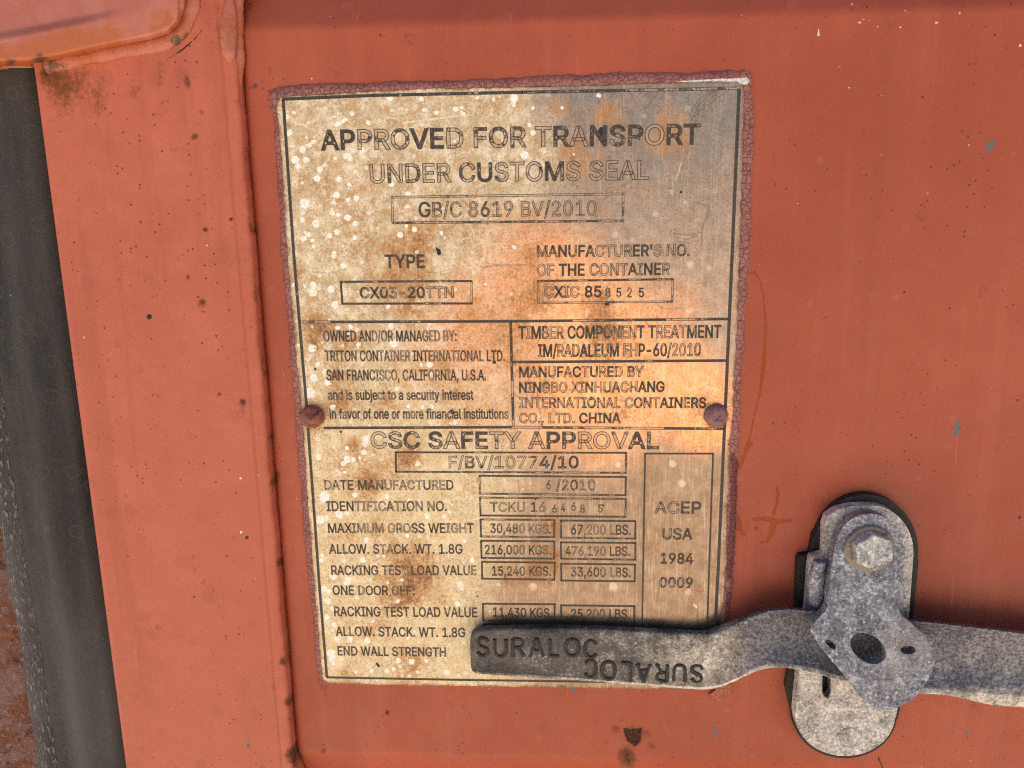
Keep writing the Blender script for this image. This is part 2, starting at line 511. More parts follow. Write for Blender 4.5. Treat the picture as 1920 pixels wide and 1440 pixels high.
def plate_mat():
    M = Mat('weathered stainless plate')
    f1 = M.noise(1100, 5, 0.7)
    f2 = M.noise(190, 6, 0.7)
    f3 = M.noise(60, 5, 0.65)
    film_sheen = M.attr('film_sheen')  # pale film on the left, with the bright reflection there painted in
    fm = M.ramp(M.add(film_sheen, M.mul(M.sub(f3, 0.5), 0.7)), 0.2, 0.8)
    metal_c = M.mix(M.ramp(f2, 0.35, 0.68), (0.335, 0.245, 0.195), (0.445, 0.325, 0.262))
    metal_c = M.mix(M.mul(M.attr('low'), 0.75), metal_c, M.mix(M.ramp(f2, 0.35, 0.68), (0.19, 0.125, 0.080), (0.285, 0.195, 0.135)))  # olive sheen reflected in the lower sheet, painted as metal colour
    film_sheen_c = M.mix(M.ramp(f2, 0.38, 0.64), (0.56, 0.44, 0.275), (0.82, 0.70, 0.52))
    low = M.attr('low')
    film_sheen_c = M.mix(M.ramp(M.noise(320, 6, 0.75), 0.46, 0.62, 0, 0.75), film_sheen_c, (0.52, 0.30, 0.115))
    film_sheen_c = M.mix(M.mul(low, 0.5), film_sheen_c, (0.84, 0.65, 0.36))
    c = M.mix(fm, metal_c, film_sheen_c)
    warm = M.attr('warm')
    glow = M.ramp(M.add(warm, M.mul(M.sub(f3, 0.5), 0.35)), 0.12, 0.85)
    c = M.mix(M.mul(glow, 0.9), c, M.mix(M.ramp(f2, 0.36, 0.66), (0.82, 0.34, 0.145), (0.88, 0.46, 0.25)))  # orange-pink reflection painted into the plate colour
    # fine brown peppering
    pep = M.ramp(M.add(f1, M.mul(f3, 0.35)), 0.66, 0.82, 0, 0.55)
    c = M.mix(pep, c, (0.23, 0.135, 0.065))
    lt = M.ramp(M.noise(800, 5, 0.7, M.scale((1, 1, 1), (0.5, 0, 0.2))), 0.56, 0.72, 0, 0.5)
    c = M.mix(M.mul(lt, M.ramp(fm, 0, 1, 0.3, 1)), c, (0.78, 0.69, 0.55))
    # rust blooms
    rust = M.attr('rust')
    rn = M.add(M.mul(M.noise(150, 7, 0.75), 0.7), M.mul(M.noise(600, 5, 0.7), 0.3))
    ra = M.add(M.add(M.mul(rust, 0.62), M.mul(film_sheen, 0.10)), M.mul(M.sub(rn, 0.5), 2.0))
    r1 = M.ramp(ra, 0.16, 0.62)
    c = M.mix(M.mul(r1, 0.85), c, (0.43, 0.18, 0.04))
    r2 = M.ramp(ra, 0.50, 0.85)
    c = M.mix(M.mul(r2, 0.85), c, (0.17, 0.055, 0.02))
    # vertical grain of the sheet
    g = M.noise(1500, 3, 0.6, M.scale((1, 1, 0.05)))
    c = M.mix(M.ramp(g, 0.50, 0.72, 0, 0.22), c, (0.80, 0.68, 0.52))
    # white lime spots
    wob = M.add(M.mul(M.sub(M.noise(420, 4, 0.65), 0.5), 9.0), M.mul(M.sub(M.noise(1500, 2), 0.5), 4.0))
    wsd = M.add(M.sub(M.attr('white'), 0.5), wob)
    w = M.ramp(wsd, 0.5, -1.3)
    wc = M.mix(M.ramp(M.noise(900, 4, 0.7), 0.45, 0.7), (0.92, 0.88, 0.80), (0.72, 0.62, 0.47))
    c = M.mix(M.mul(w, 0.95), c, wc)
    fa = M.ramp(M.add(M.attr('faint'), wob), 2.5, -3.0)
    c = M.mix(M.mul(fa, 0.38), c, (0.78, 0.66, 0.58))
    rd = M.dots(240, 0.13, 0.05, 0.30, M.scale((1, 1, 1), (0.13, 0, 0.37)))
    c = M.mix(M.mul(M.mul(rd, film_sheen), 0.75), c, (0.80, 0.74, 0.63))
    # scratches, tar
    scr = M.ramp(M.add(M.attr('scratch'), M.mul(M.sub(f1, 0.5), 2.2)), 0.9, -0.4)
    c = M.mix(M.mul(scr, 0.5), c, (0.11, 0.075, 0.06))
    sbr = M.ramp(M.add(M.attr('bright'), M.mul(M.sub(f1, 0.5), 2.4)), 0.9, -0.4)
    c = M.mix(M.mul(sbr, 0.6), c, (0.85, 0.8, 0.68))
    tar = M.ramp(M.add(M.attr('tar'), M.mul(M.sub(M.noise(600, 3), 0.5), 5.0)), 0.5, -0.7)
    c = M.mix(tar, c, (0.016, 0.011, 0.012))
    c = M.mix(M.mul(M.dots(330, 0.05, 0.04, 0.14), 0.8), c, (0.07, 0.035, 0.02))
    # rusty rim
    rim = M.ramp(M.add(M.attr('rim'), M.mul(M.sub(rn, 0.5), 30)), 5.0, -2.0)
    c = M.mix(M.mul(rim, 0.8), c, (0.16, 0.06, 0.022))
    cover = M.math('MAXIMUM', M.math('MAXIMUM', M.mul(fm, 0.85), r1), M.math('MAXIMUM', w, M.math('MAXIMUM', tar, rim)))
    metal = M.mixf(cover, 0.75, 0.0)
    rough = M.mixf(cover, M.ramp(f3, 0.3, 0.7, 0.20, 0.36), 0.70)
    h = M.add(M.mul(f1, 0.25), M.add(M.mul(w, 0.35), M.add(M.mul(r2, 0.3), M.mul(M.noise(14, 2), 3.0))))
    return M.set(c, rough, metal, M.bump(h, 0.0003, 0.7))


plate_steel = plate_mat()


def ink_mat():
    """black fill of the etched letters: where it has worn off the bare metal shows, a little paler"""
    M = Mat('worn black fill')
    n = M.add(M.mul(M.noise(130, 4, 0.6), 0.55), M.mul(M.noise(900, 4, 0.7), 0.45))
    f = M.ramp(M.add(M.attr('wear'), M.mul(M.sub(n, 0.5), 2.2)), 0.40, 0.60)
    c = M.mix(M.ramp(M.noise(1300, 3, 0.6), 0.4, 0.7), (0.022, 0.018, 0.018), (0.085, 0.07, 0.06))
    M.set(c, 0.6, 0.0)
    pale = M.n.new('ShaderNodeBsdfPrincipled')
    pale.inputs['Base Color'].default_value = (0.66, 0.50, 0.38, 1)
    pale.inputs['Roughness'].default_value = 0.45
    tr = M.n.new('ShaderNodeBsdfTransparent')
    m1 = M.n.new('ShaderNodeMixShader')
    m1.inputs[0].default_value = 0.38
    M.l.new(tr.outputs[0], m1.inputs[1])
    M.l.new(pale.outputs[0], m1.inputs[2])
    m2 = M.n.new('ShaderNodeMixShader')
    M.l.new(f, m2.inputs[0])
    M.l.new(m1.outputs[0], m2.inputs[1])
    M.l.new(M.b.outputs[0], m2.inputs[2])
    M.l.new(m2.outputs[0], M.out.inputs[0])
    return M.m


def edge_mat():
    M = Mat('dark etched edge')
    f = M.ramp(M.noise(420, 4, 0.7), 0.26, 0.48, 0.45, 1.0)
    M.set(M.mix(M.noise(300, 3), (0.03, 0.022, 0.018), (0.11, 0.07, 0.045)), 0.6, 0.0)
    tr = M.n.new('ShaderNodeBsdfTransparent')
    m = M.n.new('ShaderNodeMixShader')
    M.l.new(f, m.inputs[0])
    M.l.new(tr.outputs[0], m.inputs[1])
    M.l.new(M.b.outputs[0], m.inputs[2])
    M.l.new(m.outputs[0], M.out.inputs[0])
    return M.m


ink, etch = ink_mat(), edge_mat()


def sealant_mat():
    M = Mat('cracked mauve sealant')
    v = M.vor(420, 'DISTANCE_TO_EDGE')
    w = M.n.new('ShaderNodeVectorMath')
    w.operation = 'ADD'
    nv = M.n.new('ShaderNodeTexNoise')
    M.l.new(M.co, nv.inputs['Vector'])
    nv.inputs['Scale'].default_value = 400
    sc = M.n.new('ShaderNodeVectorMath')
    sc.operation = 'SCALE'
    M.l.new(nv.outputs['Color'], sc.inputs[0])
    sc.inputs['Scale'].default_value = 0.0016
    M.l.new(M.co, w.inputs[0])
    M.l.new(sc.outputs[0], w.inputs[1])
    M.l.new(w.outputs[0], v.inputs['Vector'])
    crack = M.ramp(M.add(v.outputs['Distance'], M.mul(M.sub(M.noise(200, 3), 0.5), 0.10)), 0.075, 0.02)
    n = M.noise(90, 5, 0.6)
    c = M.mix(M.ramp(n, 0.35, 0.7), (0.26, 0.090, 0.080), (0.335, 0.130, 0.112))
    c = M.mix(M.mul(crack, M.ramp(M.noise(60, 3), 0.35, 0.6, 0.2, 0.75)), c, (0.085, 0.03, 0.036))
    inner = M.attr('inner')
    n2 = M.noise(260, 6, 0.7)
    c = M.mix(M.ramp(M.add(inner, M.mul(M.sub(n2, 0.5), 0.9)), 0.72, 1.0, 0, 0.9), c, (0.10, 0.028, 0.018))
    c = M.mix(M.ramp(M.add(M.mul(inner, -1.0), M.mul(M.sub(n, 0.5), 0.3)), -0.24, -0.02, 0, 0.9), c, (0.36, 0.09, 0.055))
    res = M.ramp(M.add(M.attr('residue'), M.mul(M.sub(n2, 0.5), 9)), 1.0, -1.0)
    c = M.mix(M.mul(res, 0.9), c, (0.115, 0.018, 0.020))
    pale = M.ramp(M.add(M.attr('pale'), M.mul(M.sub(n2, 0.5), 5)), 0.6, -0.6)
    c = M.mix(pale, c, (0.62, 0.62, 0.64))
    return M.set(c, 0.6, 0, M.bump(M.sub(M.mul(n, 0.3), crack), 0.0005, 0.8))


sealant_m = sealant_mat()


def rivet_mat(name, a, b, dark):
    M = Mat(name)
    n = M.noise(330, 6, 0.7)
    n2 = M.noise(120, 4, 0.6)
    c = M.mix(M.ramp(n2, 0.38, 0.62), a, b)
    c = M.mix(M.ramp(M.add(n, M.mul(M.sub(n2, 0.5), 0.8)), 0.50, 0.64, 0, 0.9), c, dark)
    return M.set(c, 0.6, 0, M.bump(M.add(n, n2), 0.0008, 0.8))


rivet_rust = rivet_mat('rusty rivet', (0.22, 0.058, 0.04), (0.30, 0.10, 0.055), (0.05, 0.014, 0.012))
rivet_paint = rivet_mat('painted rivet', (0.24, 0.11, 0.115), (0.29, 0.135, 0.135), (0.10, 0.045, 0.04))


def ground_mat():
    M = Mat('pale dusty concrete')
    n = M.noise(1.5, 8, 0.65)
    c = M.mix(M.ramp(n, 0.3, 0.7), (0.40, 0.34, 0.26), (0.55, 0.475, 0.375))
    c = M.mix(M.ramp(M.noise(60, 4), 0.4, 0.8, 0, 0.4), c, (0.3, 0.26, 0.21))
    return M.set(c, 0.9, 0, M.bump(M.noise(80, 4), 0.004, 0.6))


concrete = ground_mat()

# ------------------------------------------------------------------ ground
S = 120
ground = new_mesh('ground', [(-S, -S, 0), (S, -S, 0), (S, S, 0), (-S, S, 0)], [(0, 1, 2, 3)], concrete)
ground['kind'] = 'structure'

# ------------------------------------------------------------------ container door
DOOR_O = np.array([0.3, 0.02, 0.12])
door = root('container_door', 'weathered red oxide steel container door behind the riveted data plate', 'door', DOOR_O)
door['kind'] = 'thing'

FRAME_D = 4.5                                   # the frame face stands this far in front of the panel (mm)
SEAM_X = at(478, 560, FRAME_D)[0]
EDGE_X = at(131, 680, FRAME_D)[0]
Z_TOP, Z_BOT = at(1100, 44, 0)[2], at(1100, 1416, 0)[2]


def fine_axis(lo, hi, step, far_lo, far_hi):
    a = np.linspace(lo, hi, int((hi - lo) / step) + 1)
    L = [x for x in far_lo if x < lo - 1e-6]
    R = [x for x in far_hi if x > hi + 1e-6]
    return np.r_[np.array(L), a, np.array(R)]


def panel_y(z):
    """pressed corrugation: a wide flat crest, sloping back above and below it"""
    per = (Z_TOP - Z_BOT) + 0.20
    t = np.mod(z - Z_BOT + 0.10, per) - 0.10
    w = Z_TOP - Z_BOT
    up = np.clip((t - w), 0, None)
    dn = np.clip(-t, 0, None)
    e = np.maximum(up, dn)
    soft = 0.004
    e = np.where(e < soft, e * e / (2 * soft), e - soft / 2)
    return np.minimum(e * 0.5, 0.03)


GREY = [(1854, 276, 7, 1858, 272, 7), (1856, 271, 6, 1866, 261, 0.5), (1793, 812, 5.5, 1795, 790, 3.5), (1795, 800, 4, 1796, 787, 1.5),
        (1075, 1294, 4.5), (1339, 1365, 3.2, 1345, 1385, 1), (1532, 140, 2.2), (1664, 273, 2.2), (466, 1398, 4), (387, 785, 1.8), (312, 1283, 2),
        (1812, 1375, 4), (1152, 146, 3.5), (1576, 440, 3), (1628, 740, 2.5), (1755, 640, 2)]
BLACK = path_caps([(296, 121), (320, 108), (345, 91), (370, 68), (390, 43)], [0.4, 1.0, 1.6, 1.2, 0.3]) + [(280, 594, 5.2), (463, 1008, 3.4), (240, 1043, 2.4), (364, 1119, 2.2), (372, 770, 1.8), (1483, 103, 2), (1743, 160, 1.4, 1745, 163, 1.4), (1530, 358, 2.2), (1504, 112, 1.2),
         (1912, 970, 3), (1769, 937, 1.6), (1766, 1125, 1.5), (726, 1336, 2.5), (1732, 1413, 1.6), (1647, 1420, 1.5, 1655, 1440, 1.5)]
WHITE = [(1612, 42, 2.6), (1629, 38, 2), (1619, 36, 1.8), (1646, 50, 1.8), (1688, 51, 1.8), (1756, 43, 3), (1674, 36, 1.6), (1800, 25, 2.4), (1535, 54, 0.8, 1535, 66, 2.3), (1760, 81, 1.5),
         (1913, 85, 2.6), (1574, 125, 2), (1592, 164, 1.8), (1652, 179, 1.6), (1653, 290, 1.7), (1408, 44, 2), (1411, 10, 1.6), (1392, 28, 2), (1597, 8, 1.8), (1606, 10, 1.4),
         (1702, 24, 1.7), (1633, 101, 1.4), (1646, 194, 1.8), (1616, 334, 1.4), (1496, 381, 1.5), (451, 897, 2.4), (452, 998, 2.5), (1491, 164, 1.3), (1697, 20, 1.3), (585, 147, 1.6), (715, 130, 1.4), (1117, 129, 1.4),
         (388, 460, 2.2), (92, 453, 0.1), (556, 935, 1.6), (940, 20, 1.5), (620, 30, 1.5), (1440, 980, 1.2)]
DRIP = (path_caps([(1398, 512), (1415, 511), (1425, 524), (1432, 560), (1436, 610), (1434, 655), (1431, 690)], [1.5, 1.5, 1.3, 1.3, 1.5, 2.2, 3.5])
        + path_caps([(1431, 690), (1427, 722), (1418, 765), (1410, 800), (1404, 830)], [3.5, 2, 1.1, 1.0, 1.2])
        + path_caps([(1405, 832), (1398, 846), (1391, 868), (1387, 880)], [6, 3, 3, 2])
        + path_caps([(1457, 912), (1459, 925), (1456, 945), (1450, 965)], [1.5, 2.5, 2.0, 2.5])
        + path_caps([(1412, 974), (1435, 972), (1455, 978), (1484, 976)], [2.5, 4, 5, 1.5])
        + path_caps([(1450, 980), (1447, 1000), (1437, 1015), (1424, 1018)], [6, 5, 2.5, 1])
        + path_caps([(1384, 970), (1390, 1000), (1398, 1002)], [4, 3, 1.5]) + [(1418, 990, 4)])
CHIP = [(1169, 1365), (1186, 1367), (1204, 1364), (1201, 1391), (1191, 1399), (1177, 1390), (1171, 1376)]
RUST_AND_SHADE = [(365, 256, 8, 1.0), (351, 152, 9, 0.75, 2.6), (300, 150, 9, 0.35, 3), (378, 210, 9, 0.55), (385, 431, 6, 0.95), (433, 411, 5, 1.1), (377, 570, 13, 0.55, 1.6), (380, 566, 5, 0.9), (352, 520, 6, 0.75, 1.5), (389, 459, 12, 0.4),
        (411, 739, 7, 0.8), (455, 754, 8, 0.95), (456, 772, 7, 0.55, 2), (425, 1042, 6, 0.65), (199, 822, 7, 0.4), (264, 416, 4, 0.9), (477, 433, 7, 0.8), (479, 161, 5, 0.9), (474, 165, 10, 0.5), (492, 505, 6, 0.6), (392, 943, 6, 0.45),
        (519, 890, 8, 0.9), (513, 905, 10, 0.8), (524, 1055, 9, 0.8), (530, 1240, 9, 0.9), (540, 1316, 10, 0.8), (549, 1412, 16, 0.95), (508, 820, 7, 0.6), (500, 700, 7, 0.5), (556, 1425, 18, 0.6), (489, 600, 5, 0.7),
        (607, 1408, 7, 0.9), (727, 1336, 7, 0.8), (1186, 1378, 22, 0.85), (1152, 1368, 12, 0.65), (1172, 1412, 13, 0.8), (1175, 1424, 22, 0.75), (1222, 1400, 11, 0.6), (1215, 1375, 14, 0.5), (1180, 1428, 8, 0.9),
        (510, 185, 11, 0.85), (520, 172, 8, 0.7), (1025, 1352, 12, 0.35, 1.5), (1402, 170, 5, 0.5), (607, 1292, 16, 0.45), (640, 1300, 30, 0.28), (1020, 1360, 8, 0.3)]
RUST_AND_SHADE += [(float(x), float(y), 7 + 2.5 * math.sin(y * 0.13), 0.24 + 0.20 * math.sin(y * 0.071) * math.sin(y * 0.023 + 1), 2.0)
         for y in range(130, 1450, 14) for x in [np.interp(y, [130, 250, 360, 510, 610, 900, 1060, 1430], [453, 460, 464, 475, 485, 516, 527, 552])]]  # row along the seam: rust, with the seam's shadow painted in
STAIN_FRAME = [(110, 160, 40, 0.5), (185, 195, 16, 0.5, 2.5), (150, 140, 60, 0.45), (90, 135, 22, 0.9), (300, 130, 30, 0.35), (120, 210, 30, 0.35, 2)]


def door_attrs(o, P, extra_rust=()):
    XY = to_px(P)
    # tiles far outside the view get neutral values
    attr(o, 'grey', sdf_caps(XY, GREY))
    attr(o, 'black', sdf_caps(XY, BLACK))
    attr(o, 'white', sdf_caps(XY, WHITE))
    attr(o, 'drip', sdf_caps(XY, DRIP))
    attr(o, 'chip', np.minimum(sdf_poly(XY, CHIP), 60))
    attr(o, 'rust', blobs(XY, RUST_AND_SHADE + list(extra_rust)))  # rust, with the painted seam shadow


STEP = 0.0007
xs = fine_axis(SEAM_X - 0.006, at(1960, 700)[0], STEP, [], [0.35, 0.5, 0.7, 0.88])
zs = fine_axis(at(960, 1480)[2], at(960, -40)[2], STEP, [0.12, 0.3, 0.5, 0.7, 0.8, 0.85, 0.9], np.arange(1.45, 2.5, 0.01))
zs = np.unique(np.r_[zs[zs < at(960, 1480)[2] - 1e-6], np.arange(0.13, at(960, 1480)[2], 0.01), zs])
X, Z = np.meshgrid(xs, zs)
Y = np.broadcast_to(panel_y(zs)[:, None], X.shape).copy()
Y += 0.0035 * np.exp(-np.clip(X - SEAM_X, 0, None) / 0.0013)
P = np.stack([X, Y, Z], -1).reshape(-1, 3)
# panel dips in a groove beside the frame, added to darken the seam
panel = new_mesh('door_panel', P, grid_faces(len(zs), len(xs)), paint, door, True, DOOR_O)
door_attrs(panel, P)

# frame member on the left: face, narrow lap strip with a rounded edge, return wall down to the panel
CREASE = at(447, 485, FRAME_D)[0] - SEAM_X        # about -9 mm
prof = []                                          # (x, y in metres)
r = 0.0035
for a in np.linspace(180, 90, 7):                  # left rounded edge
    prof.append((EDGE_X + r + r * math.cos(math.radians(a)), -FRAME_D * 1e-3 + r - r * math.sin(math.radians(a))))
left_wall = [(EDGE_X, 0.03), (EDGE_X, 0.01)]
for x in np.arange(EDGE_X + r + STEP, SEAM_X + CREASE - 0.0012, STEP):
    prof.append((x, -FRAME_D * 1e-3))
xc = SEAM_X + CREASE
for dx, dy in ((-0.0010, 0.0), (-0.0006, 0.00012), (-0.0002, 0.00045), (0.0002, 0.00045), (0.0006, 0.0), (0.0012, -0.0003), (0.002, -0.0005)):
    prof.append((xc + dx, -FRAME_D * 1e-3 + dy))
for x in np.arange(xc + 0.0027, SEAM_X - 0.0022, STEP):
    prof.append((x, -FRAME_D * 1e-3 - 0.0005))
r2 = 0.0019
for a in np.linspace(90, 0, 7):
    prof.append((SEAM_X - r2 + r2 * math.cos(math.radians(a)), -FRAME_D * 1e-3 - 0.0005 + r2 - r2 * math.sin(math.radians(a))))
prof += [(SEAM_X, -0.0008), (SEAM_X + 0.0002, 0.034)]
prof = np.array(left_wall + prof)
zf = np.unique(np.r_[np.arange(0.12, at(300, 1500)[2], 0.02), np.arange(at(300, 1500)[2], at(300, -60)[2], STEP), np.arange(at(300, -60)[2], 2.5, 0.02)])
wav = 0.00022 * np.sin(zf * 91) + 0.00018 * np.sin(zf * 233 + 1) + 0.0001 * np.sin(zf * 610)
P = np.zeros((len(zf), len(prof), 3))
P[..., 0], P[..., 1], P[..., 2] = prof[:, 0], prof[:, 1], zf[:, None]
P[..., 0] += wav[:, None] * sstep(SEAM_X - 0.006, SEAM_X, prof[:, 0])
P = P.reshape(-1, 3)
frame = new_mesh('door_frame', P, grid_faces(len(zf), len(prof)), paint_old, door, True, DOOR_O)
door_attrs(frame, P, STAIN_FRAME)


def tube(path, rad, n=12, flat=1.0, seed=0, lump=0.12):
    """lumpy bead along a path; flat squeezes it towards the door"""
    g = np.random.default_rng(seed)
    path = np.asarray(path)
    m = len(path)
    T = np.gradient(path, axis=0)
    T /= np.linalg.norm(T, axis=1)[:, None]
    Nn = np.array([0, -1.0, 0])
    rr = (np.asarray(rad) if hasattr(rad, '__len__') else np.full(m, rad)) * (1 + lump * np.convolve(g.normal(size=m + 8), np.ones(5) / 2.4, 'same')[4:m + 4])
    V = []
    for i in range(m):
        B = np.cross(T[i], Nn)
        B /= np.linalg.norm(B)
        for k in range(n):
            a = 2 * math.pi * k / n
            V.append(path[i] + rr[i] * (math.cos(a) * B + math.sin(a) * Nn * flat))
    F = [(i * n + k, i * n + (k + 1) % n, (i + 1) * n + (k + 1) % n, (i + 1) * n + k) for i in range(m - 1) for k in range(n)]
    F += [tuple(range(n))[::-1], tuple((m - 1) * n + k for k in range(n))]
    return np.array(V), F


# raised end of the weld between frame and panel
pts = smooth_path([(428, -80), (430, 0), (429, 50), (428, 78), (430, 100), (434, 118)], 40)
rad = np.interp(np.linspace(0, 1, 40), [0, 0.40, 0.52, 0.7, 0.9, 1], [0.0018, 0.0020, 0.0030, 0.0040, 0.0034, 0.0010])
V, F = tube(ats(pts, FRAME_D), rad, 14, 0.6, 3, 0.05)
nub = new_mesh('weld_nub', V, F, weld, door, True, DOOR_O)
attr(nub, 'grime', blobs(to_px(V), [(408, 70, 9, 1.0), (405, 55, 6, 0.8), (440, 118, 8, 0.6)]))
pts = smooth_path([(447, -80), (444, 0), (445, 60), (448, 110), (447, 160), (452, 230)], 50)
V, F = tube(ats(pts, 1.0), np.interp(np.linspace(0, 1, 50), [0, .6, 1], [0.0036, 0.0026, 0.0008]), 10, 0.9, 4, 0.08)
new_mesh('weld_bead', V, F, weld, door, True, DOOR_O)

# hinge blade with its bent face, welded across the frame and the gasket
HP = [(-170, 150), (-60, 128), (0, 119), (55, 117), (110, 108), (200, 88), (285, 71), (318, 60), (337, 40), (345, 10), (347, -60), (347, -260), (-170, -260)]
gx, gy = np.meshgrid(np.arange(-170, 372, 2.5), np.arange(-230, 166, 2.5))
XY = np.stack([gx.ravel(), gy.ravel()], 1)
sd = -sdf_poly(XY, HP)
crease_y = 68 - 0.18 * XY[:, 0] - 0.0001 * XY[:, 0] ** 2
u = XY[:, 1] - crease_y                       # below the crease is positive
fade = sstep(255, 120, XY[:, 0])
rise = sstep(-9, 8, u) * fade * 3.0 + sstep(100, 0, np.abs(u - 12)) * 0.8
edge = np.sqrt(np.clip(1 - (1 - np.clip((sd + 4) / 13, 0, 1)) ** 2, 0, 1))
gv = sstep(0, -9, np.abs(XY[:, 0] - 337) - 8) * sstep(50, 20, XY[:, 1])      # two pressed lines down the right-hand end
gv2 = np.exp(-((XY[:, 0] - 338 + 0.02 * (XY[:, 1] - 40)) / 4.0) ** 2) * sstep(48, 30, XY[:, 1]) * 2.0
dmm = FRAME_D - 3 + edge * (9.5 + rise) - gv2
dmm = np.where(sd < -6, FRAME_D - 10 + 0 * dmm, dmm)
P = np.array([at(x, y, d) for (x, y), d in zip(XY, dmm)])
F = grid_faces(gx.shape[0], gx.shape[1], True)
keep = (sd[F] > -9).any(1)
F = F[keep]
used = np.unique(F)
remap = np.full(len(P), -1)
remap[used] = np.arange(len(used))
hinge = new_mesh('hinge_plate', P[used], remap[F], hinge_paint, door, True, DOOR_O)
attr(hinge, 'stain', blobs(XY, [(305, 32, 22, 0.8), (290, 55, 26, 0.5), (210, 75, 40, 0.7), (140, 90, 45, 0.9), (60, 105, 40, 0.8), (0, 110, 30, 0.9), (340, 50, 22, 0.6), (100, 95, 60, 0.5)])[used])
attr(hinge, 'grime', blobs(XY, [(75, 114, 20, 1.0), (20, 117, 14, 0.9), (-30, 122, 15, 0.8), (328, 58, 15, 0.8), (260, 78, 8, 0.6), (155, 100, 9, 0.6), (175, 98, 8, 0.5), (120, 108, 9, 0.5), (225, 88, 8, 0.4)])[used])
pts = smooth_path([(86, 122), (120, 115), (200, 100), (285, 86), (322, 74), (345, 50), (356, 20), (358, -30), (358, -200)], 90)
V, F = tube(ats(pts, FRAME_D), 0.0036, 12, 0.55, 5, 0.10)
hw = new_mesh('hinge_weld', V, F, weld, door, True, DOOR_O)
attr(hw, 'grime', blobs(to_px(V), [(333, 78, 16, 1.1), (350, 66, 8, 0.8), (95, 124, 20, 1.1), (120, 122, 10, 0.8), (180, 112, 10, 0.4), (365, 40, 6, 0.5), (240, 104, 9, 0.5)]))

# door gasket: smooth rubber channel, frayed outer lip
GD = -10.0                                         # behind the door face
def strip(name, sect, mat, parent):
    """long vertical strip with a cross-section of (x, y) points"""
    sect = np.array(sect)
    zz = np.unique(np.r_[np.arange(0.12, 0.75, 0.05), np.arange(0.75, 1.5, 0.004), np.arange(1.5, 2.5, 0.05)])
    P = np.zeros((len(zz), len(sect), 3))
    P[..., 0], P[..., 1], P[..., 2] = sect[:, 0], sect[:, 1], zz[:, None]
    P[..., 0] += (0.0005 * np.sin(zz * 40) + 0.0003 * np.sin(zz * 97))[:, None]
    P = P.reshape(-1, 3)
    return new_mesh(name, P, grid_faces(len(zz), len(sect)), mat, parent, True, DOOR_O)


xa = at(55, 1080, GD)[0]      # frayed lip / smooth rubber
xb = at(18, 1080, GD - 4)[0]  # outer border of the lip
xr = EDGE_X + 0.006
t = np.linspace(0, 1, 40)
ysec = -GD * 1e-3 + 0.015 * sstep(0.60, 1.0, t) - 0.0035 * np.exp(-((t - 0.36) / 0.16) ** 2) + 0.0012 * np.exp(-((t - 0.13) / 0.07) ** 2)
gasket = strip('door_gasket', np.stack([xa + (xr - xa) * t, ysec], 1), rubber, door)
t2 = np.linspace(0, 1, 16)
y2 = 0.0125 - 0.0035 * np.sin(np.pi * np.clip(t2 * 0.9 + 0.05, 0, 1)) + 0.02 * sstep(0.12, 0, t2)
gl = strip('gasket_lip', np.stack([xb + (xa + 0.0006 - xb) * t2, y2], 1), rubber_rough, gasket)

# ------------------------------------------------------------------ rusty corner post beside the door
PO = np.array([-0.33, 0.03, 0.0])
pz = np.unique(np.r_[np.arange(0.0, 0.8, 0.05), np.arange(0.8, 1.45, 0.004), np.arange(1.45, 2.6, 0.05)])
px_ = np.r_[[xb - 0.11], np.arange(xb - 0.06, xb + 0.012, 0.002)]
P = np.zeros((len(pz), len(px_) + 2, 3))
secx = np.r_[px_[0], px_, px_[-1]]
secy = np.r_[0.12, np.full(len(px_), 0.017), 0.12]
P[..., 0], P[..., 1], P[..., 2] = secx, secy, pz[:, None]
nz = np.random.default_rng(3).normal(size=P.shape[:2])
nz = (nz + np.roll(nz, 1, 0) + np.roll(nz, 1, 1)) / 3
P[..., 1] += np.where((np.arange(len(secx)) > 1) & (np.arange(len(secx)) < len(secx) - 1), nz * 0.0003, 0)
post = new_mesh('corner_post', P.reshape(-1, 3), grid_faces(len(pz), len(secx)), rusty, None, True, PO)
post['label'] = 'flaking rust covered steel post edge left of the black rubber door gasket'
post['category'] = 'post'
post['kind'] = 'thing'

# ------------------------------------------------------------------ data plate
PD = 1.5                                            # front of the plate (mm before the panel)
PLATE_O = at(980, 720, 0)
plate_root = root('data_plate', 'weathered metal approval plate of engraved text riveted to the red door', 'sign', PLATE_O)

g = np.random.default_rng(11)
E_TOP = [(527, 183), (537, 181.5), (560, 180), (607, 178.5), (675, 172.5), (740, 169.5), (825, 166), (980, 164.5), (1110, 161), (1255, 155.5), (1330, 154), (1383, 153)]
E_LEFT = [(527, 183), (520.5, 191), (519.5, 204), (529, 307), (537, 445), (551, 615), (565, 762), (569, 802), (577, 932), (587, 1060), (597, 1182), (604, 1266)]
E_RIGHT = [(1383, 153), (1392, 161), (1395, 175), (1390, 382), (1387, 465), (1381, 652), (1373, 785), (1369, 845), (1364, 940), (1359.5, 1097), (1355, 1180), (1347, 1291)]
E_BOT = [(604, 1266), (607, 1276), (616, 1280.5), (710, 1284), (880, 1286.5), (1040, 1289), (1160, 1291), (1330, 1293), (1347, 1291)]
NX, NZ = 420, 560


def edge(P, n, jit, seed):
    q = resample(P, n)
    gg = np.random.default_rng(seed)
    w = np.convolve(gg.normal(size=n + 20), np.ones(7) / 7, 'same')[10:n + 10] * jit
    tdir = np.gradient(q, axis=0)
    tdir /= np.linalg.norm(tdir, axis=1)[:, None]
    w[:3] = w[-3:] = 0
    return q + np.stack([-tdir[:, 1], tdir[:, 0]], 1) * w[:, None]


